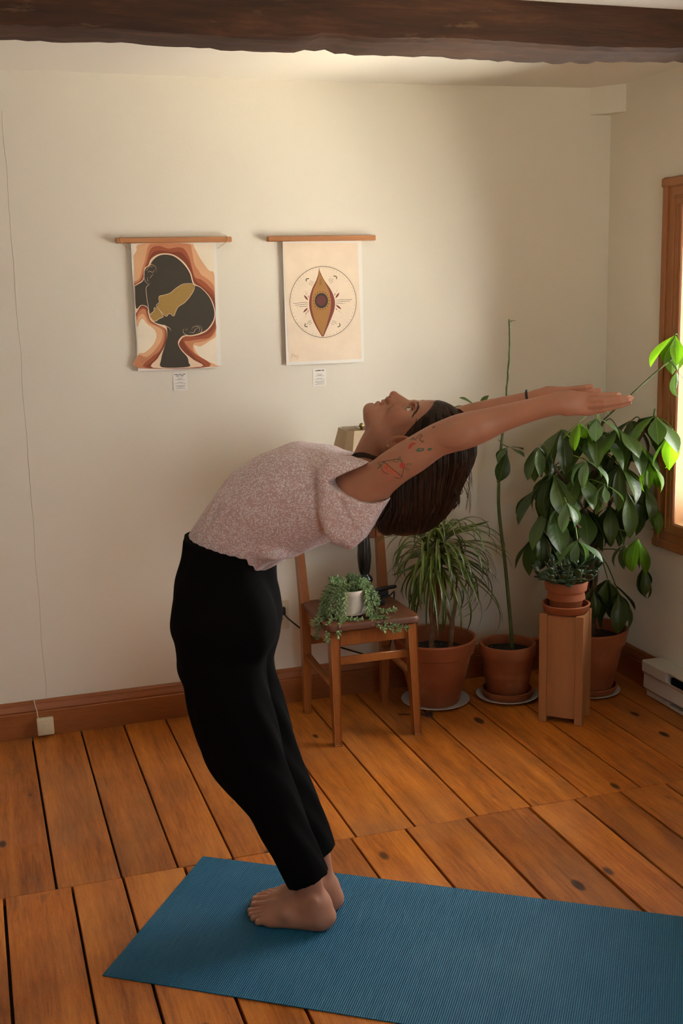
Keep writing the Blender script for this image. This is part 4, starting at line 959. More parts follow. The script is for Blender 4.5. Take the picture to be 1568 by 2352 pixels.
# --- trailing succulent in the white pot on the chair
def trailing():
    r = random.Random(31); c = Vector((-1.258, -.375, 0)); z0 = SEAT + .0075
    su = MB().lathe([(0,0),(.055,0),(.060,.002),(.073,.009),(.075,.0105),(.073,.0112),(.060,.0050),(0,.0042)], 40).mesh('saucer', MAT['pot_white'], 50)
    tag(put('pot_saucer', su, None, Matrix.Translation((c.x, c.y, SEAT+.0028))), 'white ceramic saucer under the white pot on the chair', 'saucer')
    t = thing('trailing_succulent', 'trailing fine-leaved succulent spilling out of a white pot on the chair', 'potted plant', (c.x, c.y, z0))
    pr = [(0,0),(.050,0),(.054,.004),(.060,.030),(.0625,.066),(.0640,.068),(.0655,.086),(.0650,.0885),(.0615,.0890),(.0590,.085),(.056,.06),(0,.06)]
    MB().lathe(pr, 44, (c.x, c.y, z0)).build('pot', MAT['pot_white'], t, 45)
    MB().lathe([(0,.078),(.03,.079),(.0585,.077)], 24, (c.x, c.y, z0)).build('soil', MAT['soil'], t, 60)
    rim = z0 + .089
    def spindle(mb, p, d, L, w):
        d = d.normalized(); x = d.orthogonal().normalized(); y = d.cross(x); v = [p]; 
        for s, k in ((.35, 1.0), (.75, .8)):
            for a in range(4): v.append(p + d*L*s + (x*math.cos(a*PI/2) + y*math.sin(a*PI/2))*w*k)
        v.append(p + d*L); f = [(0,1+(a+1)%4,1+a) for a in range(4)] + [(1+a,1+(a+1)%4,5+(a+1)%4,5+a) for a in range(4)] + [(5+a,5+(a+1)%4,9) for a in range(4)]; mb.add(v, f)
    def vine(pts, dens=.95, L0=.0165):
        q = bez(pts, 10); mb = MB(); mb.tube(q, [.0016]*(len(q)-3)+[.0014,.0012,.001], 5); acc = 0; k = 0
        for i in range(1, len(q)):
            seg = (q[i]-q[i-1]).length; acc += seg*dens; tdir = (q[i]-q[i-1]).normalized()
            while acc > .0033:
                acc -= .0033; k += 1; a = k*2.4 + r.uniform(-.4,.4); x = tdir.orthogonal().normalized(); y = tdir.cross(x)
                d = (x*math.cos(a) + y*math.sin(a))*1.0 + tdir*.75 + Vector((0,0,.15)); spindle(mb, q[i], d, L0*r.uniform(.75,1.15), .0034)
        for a in range(6): spindle(mb, q[-1], tdir + Vector((r.uniform(-.6,.6), r.uniform(-.6,.6), r.uniform(-.3,.6))), L0*.8, .0026)
        tag(mb.build('trailing_stem', MAT['leaf_sedum'], t, 60), kind='stuff')
    # bushy top
    for s in range(30):
        a = s*2.4; rr = .052*math.sqrt(s/30); p = c + Vector((math.cos(a)*rr, math.sin(a)*rr, rim-.012)); h = r.uniform(.02,.042)
        vine([p, p + Vector((math.cos(a)*.008, math.sin(a)*.008, h*.6)), p + Vector((math.cos(a)*.022, math.sin(a)*.022, h))], 1.5)
    # stems over the rim: azimuth, outward reach, drop, then along the seat
    def over(a, reach, zend, tail=None):
        e = Vector((math.cos(a), math.sin(a), 0)); p0 = c + e*.040 + Vector((0,0,rim+.002)); p1 = c + e*.062 + Vector((0,0,rim+.014)); p2 = c + e*(.070+reach*.4) + Vector((0,0,rim-.004)); p3 = c + e*(.073+reach) + Vector((0,0,(rim+zend)/2)); p4 = c + e*(.075+reach*1.2) + Vector((0,0,zend)); pts = [p0, p1, p2, p3, p4]
        if tail: pts += [Vector(x) for x in tail]
        vine(pts)
    S = SEAT + .008
    for a in (PI*.75, PI*.9, PI*1.02, PI*1.08, PI*1.14, PI*1.2, PI*1.27): over(a, r.uniform(.008,.04), S + r.uniform(.0,.05))
    for a in (-PI*.02, .1*PI, -PI*.10, -PI*.16, -PI*.22): over(a, r.uniform(.005,.03), S + r.uniform(0,.05))
    over(PI*1.10, .030, S+.012, [(-1.365,-.425,S), (-1.392,-.440,S-.010), (-1.400,-.445,.415), (-1.403,-.447,.392)])
    over(PI*1.18, .028, S+.012, [(-1.350,-.455,S), (-1.372,-.485,S-.006), (-1.383,-.505,.418), (-1.385,-.510,.395)])
    over(PI*1.25, .020, S+.008, [(-1.318,-.480,S), (-1.338,-.508,S-.010), (-1.346,-.520,.410)])
    over(PI*1.05, .035, S+.01, [(-1.375,-.395,S), (-1.398,-.405,S-.01), (-1.405,-.408,.43)])
    over(PI*1.34, .012, S+.004, [(-1.275,-.478,S-.001), (-1.255,-.490,S-.001)])
    over(-PI*.27, .010, S+.004, [(-1.195,-.478,S), (-1.180,-.508,S-.010), (-1.162,-.522,.418), (-1.128,-.528,.402)])
    over(-PI*.24, .014, S+.004, [(-1.180,-.468,S), (-1.160,-.506,S-.008), (-1.135,-.522,.422), (-1.095,-.530,.412)])
    over(-PI*.31, .010, S+.004, [(-1.212,-.482,S), (-1.205,-.510,S-.010), (-1.180,-.525,.412)])
    over(-PI*.12, .022, S+.010, [(-1.135,-.430,S+.002), (-1.105,-.425,S+.004)])
    lf = MB(); spindle(lf, Vector((0,0,0)), Vector((1,0,0)), .013, .003); lm = lf.mesh('fallen_leaf', MAT['leaf_sedum'], 60)
    for px, py, a, lb in ((872,1408,.3,'middle of three tiny fallen leaves on the chair seat'), (880,1409,1.7,'rightmost of three tiny fallen leaves on the chair seat'), (852,1414,2.5,'leftmost of three tiny fallen leaves on the chair seat')):
        p = at_z(px, py, SEAT+.0075); tag(put('fallen_leaf', lm, None, Matrix.Translation(p) @ Matrix.Rotation(a, 4, 'Z')), lb, 'leaf', 'fallen leaves on the chair seat')
trailing()
# ------------------------------------------------------------------ the person: signed-distance modelling on a rectilinear grid
PLANE = -2.295                                             # her mid plane, along the short axis of the mat
S0 = -.60
PO = MU*S0 + MN*PLANE
PM = Matrix.Translation(PO) @ Matrix.Rotation(math.radians(-34.5), 4, 'Z')
PMI = PM.inverted()
def SP(px, py, t=0.0):
    p = PMI @ on_plane(px, py, MN, PLANE + t); return np.array((p.x, t, p.z))
class Field:
    def __init__(s, xs, ts, zs):
        s.ax = [np.asarray(a, np.float32) for a in (xs, ts, zs)]; s.F = np.full([len(a) for a in s.ax], .5, np.float32)
    def box(s, lo, hi, m):
        sl = []
        for a, l, h in zip(s.ax, lo, hi): i = np.searchsorted(a, l-m); j = np.searchsorted(a, h+m); sl.append(slice(max(i-1,0), min(j+1, len(a))))
        return tuple(sl)
    def pts(s, sl):
        return np.meshgrid(s.ax[0][sl[0]], s.ax[1][sl[1]], s.ax[2][sl[2]], indexing='ij', sparse=True)
    def put(s, sl, d, k, mode='add'):
        A = s.F[sl]
        if mode == 'add':
            h = np.maximum(k - np.abs(A-d), 0)/k if k > 0 else 0; s.F[sl] = np.minimum(A, d) - h*h*k*.25
        else:
            d = -d; h = np.maximum(k - np.abs(A-d), 0)/k if k > 0 else 0; s.F[sl] = np.maximum(A, d) + h*h*k*.25
    def ell(s, c, r, k=.008, R=None, mode='add'):
        c = np.asarray(c, float); m = max(r)+k+.006; sl = s.box(c, c, m); X, T, Z = s.pts(sl); d = [X-c[0], T-c[1], Z-c[2]]
        if R is not None: d = [R[0][i]*d[0]+R[1][i]*d[1]+R[2][i]*d[2] for i in range(3)]
        q = np.sqrt((d[0]/r[0])**2+(d[1]/r[1])**2+(d[2]/r[2])**2); g = np.sqrt((d[0]/r[0]**2)**2+(d[1]/r[1]**2)**2+(d[2]/r[2]**2)**2)
        s.put(sl, (q*(q-1)/np.maximum(g, 1e-6)).astype(np.float32), k, mode)
    def cone(s, a, b, ra, rb, k=.006, mode='add', ty=1.0):
        # rounded cone; ty widens it along t
        a, b = np.asarray(a, float), np.asarray(b, float); m = max(ra, rb)*max(1, ty)+k+.006; sl = s.box(np.minimum(a,b), np.maximum(a,b), m); X, T, Z = s.pts(sl); ab = b-a
        w = np.array((1, 1/ty, 1)); h = np.clip(((X-a[0])*ab[0]+(T-a[1])*ab[1]*w[1]**2+(Z-a[2])*ab[2])/((ab*w)@(ab*w)), 0, 1)
        d = np.sqrt((X-a[0]-h*ab[0])**2+((T-a[1]-h*ab[1])*w[1])**2+(Z-a[2]-h*ab[2])**2) - (ra+(rb-ra)*h)
        s.put(sl, d.astype(np.float32), k, mode)
    def chain(s, P, R, k=.006, ty=1.0):
        for i in range(len(P)-1): s.cone(P[i], P[i+1], R[i], R[i+1], k, 'add', ty)
    def sweep(s, st, k=.01, p=2.0, flat=(True, True), sub=8, mode='add', wrinkle=None, grow=0.0):
        # st: list of (front point, back point, lateral half width, lateral centre); points are (x,t,z), swept in the mid plane
        A = np.array([[(f[0]+b[0])/2, (f[2]+b[2])/2, math.hypot(f[0]-b[0], f[2]-b[2])/2 + grow, w + grow, t0] for f, b, w, t0 in st])
        Q = [np.concatenate(([2*A[0]-A[1]], A, [2*A[-1]-A[-2]]))][0]; C = []
        for i in range(1, len(Q)-2):
            for j in range(sub):
                u = j/sub; a, b, c, d = Q[i-1:i+3]; C.append(.5*((2*b)+(c-a)*u+(2*a-5*b+4*c-d)*u*u+(3*b-a-3*c+d)*u**3))
        C.append(A[-1]); C = np.array(C); mx = C[:,2].max()
        lo = np.array((C[:,0].min()-mx, (C[:,4]-C[:,3]).min(), C[:,1].min()-mx)); hi = np.array((C[:,0].max()+mx, (C[:,4]+C[:,3]).max(), C[:,1].max()+mx))
        sl = s.box(lo, hi, k+.008); x = s.ax[0][sl[0]][:,None]; z = s.ax[2][sl[2]][None,:]
        bd = np.full((x.size, z.size), 1e9); bt = np.zeros_like(bd); bs = np.zeros_like(bd); be = np.zeros_like(bd); n = len(C)
        for i in range(n-1):
            p0, p1 = C[i,:2], C[i+1,:2]; dv = p1-p0; L = math.hypot(*dv); dv = dv/L
            u = (x-p0[0])*dv[0]+(z-p0[1])*dv[1]; e = np.zeros_like(u)
            if i == 0: e = np.maximum(e, -u)
            if i == n-2: e = np.maximum(e, u-L)
            uc = np.clip(u, 0, L); q0 = x-p0[0]-uc*dv[0]; q1 = z-p0[1]-uc*dv[1]; d2 = q0*q0+q1*q1; sd = (x-p0[0])*dv[1]-(z-p0[1])*dv[0]
            better = d2 < bd; bd = np.where(better, d2, bd); bt = np.where(better, i+uc/L, bt); bs = np.where(better, np.where(e > 0, sd, np.sign(sd)*np.sqrt(d2)), bs); be = np.where(better, e*(1 if i else -1), be)
        idx = np.minimum(bt.astype(int), n-2); fr = bt-idx; lerp = lambda j: C[idx,j]*(1-fr)+C[idx+1,j]*fr
        a, b, t0 = lerp(2), lerp(3), lerp(4)
        T = s.ax[1][sl[1]][None,:,None]; a3, b3 = a[:,None,:], b[:,None,:]; tt = (T-t0[:,None,:])/b3; dd = (bs/a)[:,None,:]
        fl = np.where(be < 0, flat[0], flat[1]); cap = np.abs(be)
        if p == 2: q = np.sqrt(dd**2+tt**2+np.where(fl, 0, (cap/np.minimum(a,b))**2)[:,None,:])
        else: q = (np.abs(dd)**p+np.abs(tt)**p+np.where(fl, 0, (cap/np.minimum(a,b))**p)[:,None,:])**(1/p)
        d = (q-1)*np.minimum(a3, b3)
        if wrinkle is not None: d = d + wrinkle(bt[:,None,:]/sub, dd, tt, x[:,:,None], T, z[:,None,:])
        d = np.maximum(d, np.where(fl & (cap > 0), cap, -1)[:,None,:]); s.put(sl, d.astype(np.float32), k, mode)
    def poly(s, pts, t0, t1, r=.01, k=.01, mode='add'):
        # rounded slab: polygon in the mid plane (px list already as x,z), between lateral t0..t1
        P = np.array([(p[0], p[2]) for p in pts]); lo = (P[:,0].min(), t0, P[:,1].min()); hi = (P[:,0].max(), t1, P[:,1].max()); sl = s.box(lo, hi, k+.008)
        x = s.ax[0][sl[0]][:,None]; z = s.ax[2][sl[2]][None,:]; d = np.full((x.size, z.size), 1e9); ins = np.zeros_like(d, bool)
        for i in range(len(P)):
            a, b = P[i], P[(i+1) % len(P)]; e = b-a; h = np.clip(((x-a[0])*e[0]+(z-a[1])*e[1])/(e@e), 0, 1); d = np.minimum(d, (x-a[0]-h*e[0])**2+(z-a[1]-h*e[1])**2)
            c = ((a[1] > z) != (b[1] > z)) & (x < (b[0]-a[0])*(z-a[1])/((b[1]-a[1]) or 1e-9)+a[0]); ins ^= c
        d = np.sqrt(d)*np.where(ins, -1, 1); T = s.ax[1][sl[1]][None,:,None]; w = np.abs(T-(t0+t1)/2)-(t1-t0)/2
        u, v = d[:,None,:]+r, w+r; q = np.minimum(np.maximum(u, v), 0)+np.sqrt(np.maximum(u,0)**2+np.maximum(v,0)**2)-r
        s.put(sl, q.astype(np.float32), k, mode)
    def mesh(s, name, mats, smooth_it=1):
        F = s.F; I = F < 0; cnt = np.zeros([n-1 for n in F.shape], np.int8)
        for o in range(8): a, b, c = o & 1, o >> 1 & 1, o >> 2; cnt += I[a:F.shape[0]-1+a, b:F.shape[1]-1+b, c:F.shape[2]-1+c]
        act = np.argwhere((cnt > 0) & (cnt < 8)); sh = np.array(cnt.shape); key = (act[:,0]*sh[1]+act[:,1])*sh[2]+act[:,2]
        acc = np.zeros((len(act), 3)); num = np.zeros(len(act))
        val = {}
        for o in range(8): a, b, c = o & 1, o >> 1 & 1, o >> 2; val[o] = F[act[:,0]+a, act[:,1]+b, act[:,2]+c]
        for o in range(8):
            for bit in range(3):
                if o >> bit & 1: continue
                o2 = o | (1 << bit); f0, f1 = val[o], val[o2]; m = (f0 < 0) != (f1 < 0); u = np.where(m, f0/np.where(m, f0-f1, 1), 0)
                for ax in range(3):
                    g = (o >> ax & 1) + (u if ax == bit else 0); acc[:,ax] += np.where(m, g, 0)
                num += m
        loc = act + acc/num[:,None]; V = np.empty_like(loc)
        for ax in range(3): V[:,ax] = np.interp(loc[:,ax], np.arange(len(s.ax[ax])), s.ax[ax])
        quads = []
        for ax in range(3):
            s0 = [slice(None)]*3; s1 = [slice(None)]*3; s0[ax] = slice(0,-1); s1[ax] = slice(1,None)
            E = np.argwhere(I[tuple(s0)] != I[tuple(s1)]); o1, o2 = (ax+1) % 3, (ax+2) % 3
            E = E[(E[:,o1] > 0) & (E[:,o2] > 0) & (E[:,o1] < sh[o1]) & (E[:,o2] < sh[o2])]
            c = []
            for d1, d2 in ((0,0),(-1,0),(-1,-1),(0,-1)):
                q = E.copy(); q[:,o1] += d1; q[:,o2] += d2; c.append(np.searchsorted(key, (q[:,0]*sh[1]+q[:,1])*sh[2]+q[:,2]))
            q = np.stack(c, 1); inn = I[E[:,0], E[:,1], E[:,2]]; q[~inn] = q[~inn][:,::-1]; quads.append(q)
        Q = np.concatenate(quads)
        for _ in range(smooth_it):
            ns = np.zeros_like(V); nc = np.zeros(len(V))
            for i, j in ((0,1),(1,2),(2,3),(3,0)):
                np.add.at(ns, Q[:,i], V[Q[:,j]]); np.add.at(nc, Q[:,i], 1)
            V = V*.5 + ns/np.maximum(nc,1)[:,None]*.5
        me = bpy.data.meshes.new(name); me.vertices.add(len(V)); me.vertices.foreach_set('co', V.astype(np.float32).ravel())
        me.loops.add(Q.size); me.loops.foreach_set('vertex_index', Q.astype(np.int32).ravel()); me.polygons.add(len(Q)); me.polygons.foreach_set('loop_start', np.arange(0, Q.size, 4, dtype=np.int32))
        me.update(calc_edges=True); me.validate()
        me.polygons.foreach_set('use_smooth', np.ones(len(me.polygons), bool))
        for m in (mats if isinstance(mats, (list, tuple)) else [mats]): me.materials.append(m)
        return me, V
# ---- measurements
def ST2(f, b, w, t0=0.0, t=None):
    t = t0 if t is None else t; return (SP(f[0], f[1], t), SP(b[0], b[1], t), w, t0)
ARM_T = -.160
near_arm = [((812,1092),(838,1166)), ((840,1071),(885,1143)), ((881,1039),(930,1107)), ((930,1009),(972,1080)), ((978,981),(1014,1049)), ((1014,964),(1045,1038)), ((1050,951),(1078,1030)), ((1096,941),(1118,1014)), ((1142,932),(1160,992)), ((1204,918),(1214,971)), ((1250,908),(1258,958)), ((1285,901),(1290,951))]
far_arm = [((828,1075),(860,1135)), ((880,1040),(915,1100)), ((935,1000),(965,1055)), ((985,960),(1010,1015)), ((1015,945),(1032,1000)), ((1042,937),(1054,988)), ((1081,926),(1092,976)), ((1142,913),(1150,955)), ((1204,901),(1210,938)), ((1238,895),(1244,930))]
near_leg = [((413,1440),(606,1470),.088,-.080), ((414,1480),(597,1522),.088,-.080), ((427,1570),(606,1562),.086,-.078), ((450,1660),(622,1622),.082,-.074), ((478,1745),(640,1695),.076,-.069), ((520,1798),(660,1765),.069,-.063), ((572,1855),(681,1830),.064,-.058), ((606,1920),(702,1890),.060,-.054), ((640,1982),(726,1950),.056,-.050), ((668,2036),(749,2004),.053,-.047)]
far_leg = [((425,1440),(622,1478),.088,.080), ((430,1490),(624,1510),.088,.080), ((445,1570),(634,1555),.086,.078), ((475,1660),(652,1620),.082,.074), ((510,1740),(672,1690),.076,.069), ((548,1790),(694,1755),.069,.063), ((595,1840),(718,1815),.064,.058), ((635,1900),(740,1868),.060,.054), ((668,1950),(756,1915),.056,.050), ((692,1984),(764,1946),.053,.047)]
pelvis = [((451,1190),(618,1294),.142), ((443,1242),(613,1320),.145), ((429,1302),(616,1362),.156), ((420,1366),(625,1410),.164), ((419,1422),(624,1452),.166), ((440,1482),(602,1502),.150)]
shirt_st = [((450,1212),(606,1298),.118), ((463,1190),(622,1288),.124), ((480,1163),(652,1272),.130), ((520,1105),(695,1252),.140), ((565,1066),(728,1248),.148), ((620,1038),(758,1243),.156), ((685,1028),(795,1228),.160), ((745,1035),(832,1192),.156), ((790,1046),(858,1150),.135), ((816,1058),(870,1122),.100)]
# ---- skin
vx = .0022
def body():
    F = Field(np.arange(-.27, .845, vx), np.arange(-.225, .226, vx), np.concatenate((np.arange(-.004, .17, vx), np.arange(.17, 1.06, .006), np.arange(1.06, 1.455, vx))))
    # trunk, thighs and shins under the clothes
    F.sweep([ST2((f[0]+12, f[1]+12), (b[0]-10, b[1]-14), w*.86) for f, b, w in pelvis], .02)
    F.sweep([ST2((f[0]+8, f[1]+12), (b[0]-12, b[1]-22), w*.86) for f, b, w in shirt_st[:7]] + [ST2((756,1052),(838,1168),.138), ST2((800,1060),(862,1130),.110)], .02, flat=(False, False))
    for L in (near_leg, far_leg):
        F.sweep([ST2(((f[0]*.82+b[0]*.18), (f[1]*.82+b[1]*.18)), ((f[0]*.18+b[0]*.82), (f[1]*.18+b[1]*.82)), w*.62, t) for f, b, w, t in L[:-1]], .02, flat=(False, False))
    # ankles
    F.sweep([ST2((652,1975),(722,1950),.034,-.048), ST2((674,2037),(736,2016),.030,-.046), ST2((682,2062),(742,2048),.028,-.045), ST2((690,2088),(750,2080),.029,-.044), ST2((696,2110),(758,2106),.030,-.044)], .015, flat=(False, False))
    F.sweep([ST2((690,1940),(748,1915),.034,.046), ST2((694,1985),(757,1968),.030,.044), ST2((700,2020),(766,2020),.028,.043), ST2((706,2048),(772,2046),.029,.042), ST2((712,2074),(778,2072),.030,.042)], .015, flat=(False, False))
    for sd, hx in ((-1, SP(772,2134,-.045)[0]), (1, SP(789,2108,.042)[0])):        # feet: f runs from heel to toe
        c = .045*sd; zf = .0052; P = lambda f, t, z: (hx-f, c + t*sd, z+zf)         # t > 0 is the little-toe side
        F.ell(P(.033, 0, .028), (.033, .029, .029), .012); F.ell(P(.050, 0, .052), (.036, .027, .034), .012); F.cone(P(.035, .014, .014), P(.165, .030, .012), .016, .013, .012)
        F.cone(P(.055, -.002, .058), P(.125, -.004, .040), .037, .026, .02, ty=1.12); F.cone(P(.04, .004, .028), P(.16, .008, .018), .028, .019, .015, ty=1.35)
        F.cone(P(.125, -.004, .040), P(.185, -.010, .016), .026, .014, .018, ty=1.9)
        F.ell(P(.180, -.026, .018), (.026, .020, .018), .012); F.ell(P(.165, .030, .014), (.030, .018, .014), .012)
        for t, a, b, ra, rb, za, zb in ((-.031, .185, .234, .0125, .0108, .015, .0125), (-.008, .188, .236, .0092, .0082, .016, .0095), (.009, .184, .228, .0086, .0076, .015, .009), (.024, .176, .216, .0082, .0074, .014, .0085), (.038, .164, .198, .0080, .0078, .012, .0085)):
            F.cone(P(a, t, za), P((a+b)/2, t*1.02, (za+zb)/2+.003), ra, ra*.92, .006); F.cone(P((a+b)/2, t*1.02, (za+zb)/2+.003), P(b, t*1.02, zb), ra*.9, rb, .003)
        F.ell(P(.050, .030, .080), (.011, .006, .012), .014); F.ell(P(.058, -.032, .090), (.012, .008, .013), .012)
        for t in (-.02, -.007, .006, .018): F.cone(P(.10, t*.7, .055-.3*abs(t)), P(.178, t*1.1, .027), .004, .003, .010)
    sl = F.box((-.3,-.3,-.1), (.4,.3,.0052), 0); F.F[:,:,:] = np.maximum(F.F, (.0052 - F.ax[2])[None,None,:])
    # shoulders, arms
    for A, t in ((near_arm, ARM_T), (far_arm, .160)):
        n = len(A); st = []
        for i, (u, l) in enumerate(A):
            w = math.hypot(u[0]-l[0], u[1]-l[1])/2/(1075 if t < 0 else 960); tt = t*(.86 + .14*min(1, i/2)) ; st.append((SP(*u, tt), SP(*l, tt), w*(.98 if i < n-4 else .80), tt))
        F.sweep(st, .014, flat=(False, False))
        s = -1 if t < 0 else 1
        F.ell(SP(822,1120,s*.128), (.052,.045,.046), .03)                          # shoulder
        F.cone(SP(800,1075,s*.075), SP(835,1100,s*.13), .030, .030, .03)           # front of the armpit
        F.cone(SP(825,1160,s*.085), SP(850,1130,s*.135), .036, .036, .03)
    F.ell(SP(1046,1003,-.190), (.020,.006,.018), .02)                             # elbow hollow and bone
    # hands
    def hand(t0, W, palm, fingers, thumb, sgn):
        for a, b, ra, rb, ty in palm: F.cone(SP(*a[:2], a[2]), SP(*b[:2], b[2]), ra, rb, .010, ty=ty)
        for pts, r in fingers:
            P = [SP(*p[:2], p[2]) for p in pts]; F.chain(P, r, .0010)
        P = [SP(*p[:2], p[2]) for p in thumb]; F.chain(P, [.0125,.0098,.0086,.0072], .006)
    T = ARM_T
    hand(T, 0, [((1283,925,T),(1310,922,T),.0195,.0200,.72), ((1305,915,T),(1348,910,T-.002),.0160,.0085,.80), ((1305,930,T),(1350,927,T-.004),.0190,.0100,.72), ((1305,935,T),(1354,945,T),.0170,.0095,.80)],
         [(((1346,909,T-.001),(1374,908,T-.005),(1402,907,T-.003),(1420,906,T)), (.0072,.0064,.0058,.0046)),
          (((1351,920.5,T-.004),(1386,918,T-.010),(1421,915,T-.009),(1444,912.5,T-.004)), (.0074,.0068,.0062,.0048)),
          (((1355,933,T-.004),(1390,928,T-.011),(1426,922,T-.010),(1450,917,T-.004)), (.0076,.0070,.0064,.0050)),
          (((1356,946,T),(1388,939,T-.005),(1422,931,T-.003),(1446,925,T+.003)), (.0078,.0072,.0064,.0050))],
         [(1300,934,T+.008),(1328,940,T+.026),(1352,936,T+.038),(1375,930,T+.044)], -1)
    T = .160
    hand(T, 0, [((1236,913,T),(1262,909,T),.0175,.0190,.72), ((1258,902,T),(1304,896,T+.002),.0150,.0085,.80), ((1260,916,T),(1306,913,T+.004),.0180,.0100,.72), ((1260,922,T),(1308,930,T),.0165,.0095,.80)],
         [(((1304,895,T+.001),(1325,892,T-.004),(1345,889,T-.006),(1358,887,T-.003)), (.0074,.0068,.0062,.0050)),
          (((1308,906,T+.003),(1338,902,T-.001),(1362,898,T-.003),(1377,896.5,T)), (.0078,.0072,.0064,.0052)),
          (((1310,918,T+.003),(1342,914,T),(1370,909,T-.002),(1388,906,T+.001)), (.0078,.0072,.0064,.0052)),
          (((1310,930,T),(1340,926,T-.002),(1366,920,T-.004),(1384,917,T)), (.0078,.0072,.0064,.0050))],
         [(1255,924,T-.008),(1280,930,T-.024),(1302,928,T-.034),(1322,922,T-.040)], 1)
    # neck and head
    F.sweep([ST2((800,1062),(872,1142),.064), ST2((814,1044),(888,1112),.055), ST2((829,1011),(905,1085),.051), ST2((842,985),(930,1062),.052), ST2((862,968),(955,1040),.052)], .018, flat=(False, False))
    F.ell(SP(986,1010), (.089,.072,.0905), .012)
    F.ell(SP(1000,1030), (.078,.070,.082), .012)
    F.sweep([ST2((985,926),(985,1035),.060), ST2((955,923),(958,1040),.061), ST2((935,929),(932,1042),.060), ST2((912,926),(905,1040),.056), ST2((882,927),(884,1028),.046), ST2((868,930),(872,1004),.038), ST2((860,936),(864,988),.024)], .014, 2.3, flat=(False, False))
    F.cone(SP(939,927), SP(906,908), .0062, .0080, .010); F.ell(SP(902.5,907), (.0082,.0084,.0082), .007)
    for sd in (-1, 1):
        F.ell(SP(896,917,sd*.0105), (.0085,.0065,.0080), .005)
        F.ell(SP(922,957,sd*.044), (.024,.016,.020), .018)                          # cheekbone
        F.cone(SP(856,950,sd*.014), SP(893,1030,sd*.052), .018, .015, .02)          # jaw
        F.cone(SP(950,926,sd*.010), SP(955,934,sd*.040), .0065, .006, .010)         # brow ridge
        F.ell(SP(941,937,sd*.034), (.0125,.0150,.0090), .012, mode='cut')           # orbit
        e = SP(940,946,sd*.0315); F.ell(e, (.0150,.0150,.0148), .004)               # lids
        R = None
        F.ell(SP(893,913.5,sd*.0052), (.0026,.0030,.0034), .002, mode='cut')        # nostril
    F.poly([SP(*q) for q in ((940,926),(922,914),(904,906),(895,912),(890,920),(889,934),(902,950),(935,945))], -.0092, .0092, r=.0088, k=.008)
    F.ell(SP(890,917), (.006,.005,.006), .006)
    F.cone(SP(897,938), SP(866,941), .0115, .0120, .008, ty=1.7)
    F.cone(SP(864,955), SP(868,995), .017, .021, .012, ty=1.4)
    F.ell(SP(880,924.5), (.0062,.0190,.0075), .004); F.ell(SP(868,928.5), (.0066,.0175,.0078), .004)
    F.cone(SP(874.5,923,-.018), SP(874.5,923,.018), .0016, .0016, .002, 'cut'); F.ell(SP(858.5,930), (.004,.012,.0035), .006, mode='cut')
    F.ell(SP(848,939), (.0120,.016,.0120), .012)
    for sd in (-1, 1):                                                              # ears
        F.ell(SP(920,1018,sd*.074), (.032,.0065,.0185), .003); F.ell(SP(895,1024,sd*.073), (.0120,.0055,.0105), .003)
        F.ell(SP(921,1015,sd*.081), (.022,.0048,.0105), .002, mode='cut'); F.ell(SP(908,1017,sd*.081), (.007,.0065,.006), .002, mode='cut')
        d = SP(940,946,sd*.0315); F.ell(d + np.array((-.0005, sd*.0085, .0105)), (.0040,.0135,.0105), .0015, mode='cut')
    return F
FB = body()
# ---- skin material with painted-on natural colour: lips, flush, brows, nails; plus painted shade in nostrils and mouth
def skin_mat():
    t = NT('light_skin'); at = t.node('ShaderNodeVertexColor', layer_name='tint'); v = t.coord('Object')
    f = t.ramp(t.noise(v, 18, 4), [(.3, (.93,.90,.88,1)), (.7, (1.04,1.03,1.02,1))]); c = t.mix(1.0, at.outputs[0], f, 'MULTIPLY'); t.base(c)
    t.set(Roughness=.48, Specular_IOR_Level=.4, Subsurface_Weight=.12, Subsurface_Radius=(.010,.004,.002), Subsurface_Scale=1.0); t.bump(t.noise(v, 350, 3), .06, .0006); return t.m
MAT['skin'] = skin_mat()
person = bpy.data.objects.new('person', None); COL.objects.link(person); person.matrix_world = PM; person.location = PM.translation; person.rotation_euler = (0,0,math.radians(-34.5))
tag(person, 'barefoot person in pink floral shirt and black trousers bending backward on the mat', 'person')
bme, BV = FB.mesh('body', MAT['skin'], 1)
BV = np.array([v.co[:] for v in bme.vertices])
brow_pt = lambda u: (957.5 + 3*math.sin(PI*min(1, u*1.3)) - 11*max(0, u-.35)**1.3*1.6, 923 + 31*u)
BBV = BVHTree.FromPolygons([Vector(v) for v in BV], [tuple(p.vertices) for p in bme.polygons])
PCAM = PMI @ CAM_P
def cast(tree, px, py, t=-.16):
    q = Vector(SP(px, py, t)); d = (q-PCAM).normalized(); return tree.ray_cast(PCAM, d)
col = np.tile(np.array((.395,.183,.116)), (len(BV),1))
def paint(c, r, rgb, amt):
    global col
    d = np.sqrt((((BV-np.asarray(c))/np.asarray(r))**2).sum(1)); w = np.clip(1.6-1.6*d, 0, 1)*amt; col = col*(1-w[:,None]) + np.array(rgb)*w[:,None]
paint(SP(904,908), (.020,.016,.020), (.42,.145,.10), .6)
for sd in (-1,1):
    paint(SP(905,955,sd*.05), (.035,.03,.03), (.42,.155,.10), .45)
    for k in range(15):                                                             # brow
        u = k/14; h = cast(BBV, *brow_pt(u), -.03)[0]
        if h is not None: paint((h.x, h.y*-sd, h.z), (.0042-.0020*u,)*3, (.070,.032,.018), .75)
    h = cast(BBV, 895, 911.5, -.01)[0]; paint((h.x, h.y*-sd, h.z), (.0030,.004,.0030), (.10,.03,.02), .9)  # nostril shade put into the skin colour
    paint(SP(948,948,sd*.044), (.010,.008,.012), (.33,.14,.09), .4)
    paint(SP(916,1016,sd*.077), (.02,.008,.010), (.38,.13,.09), .6)
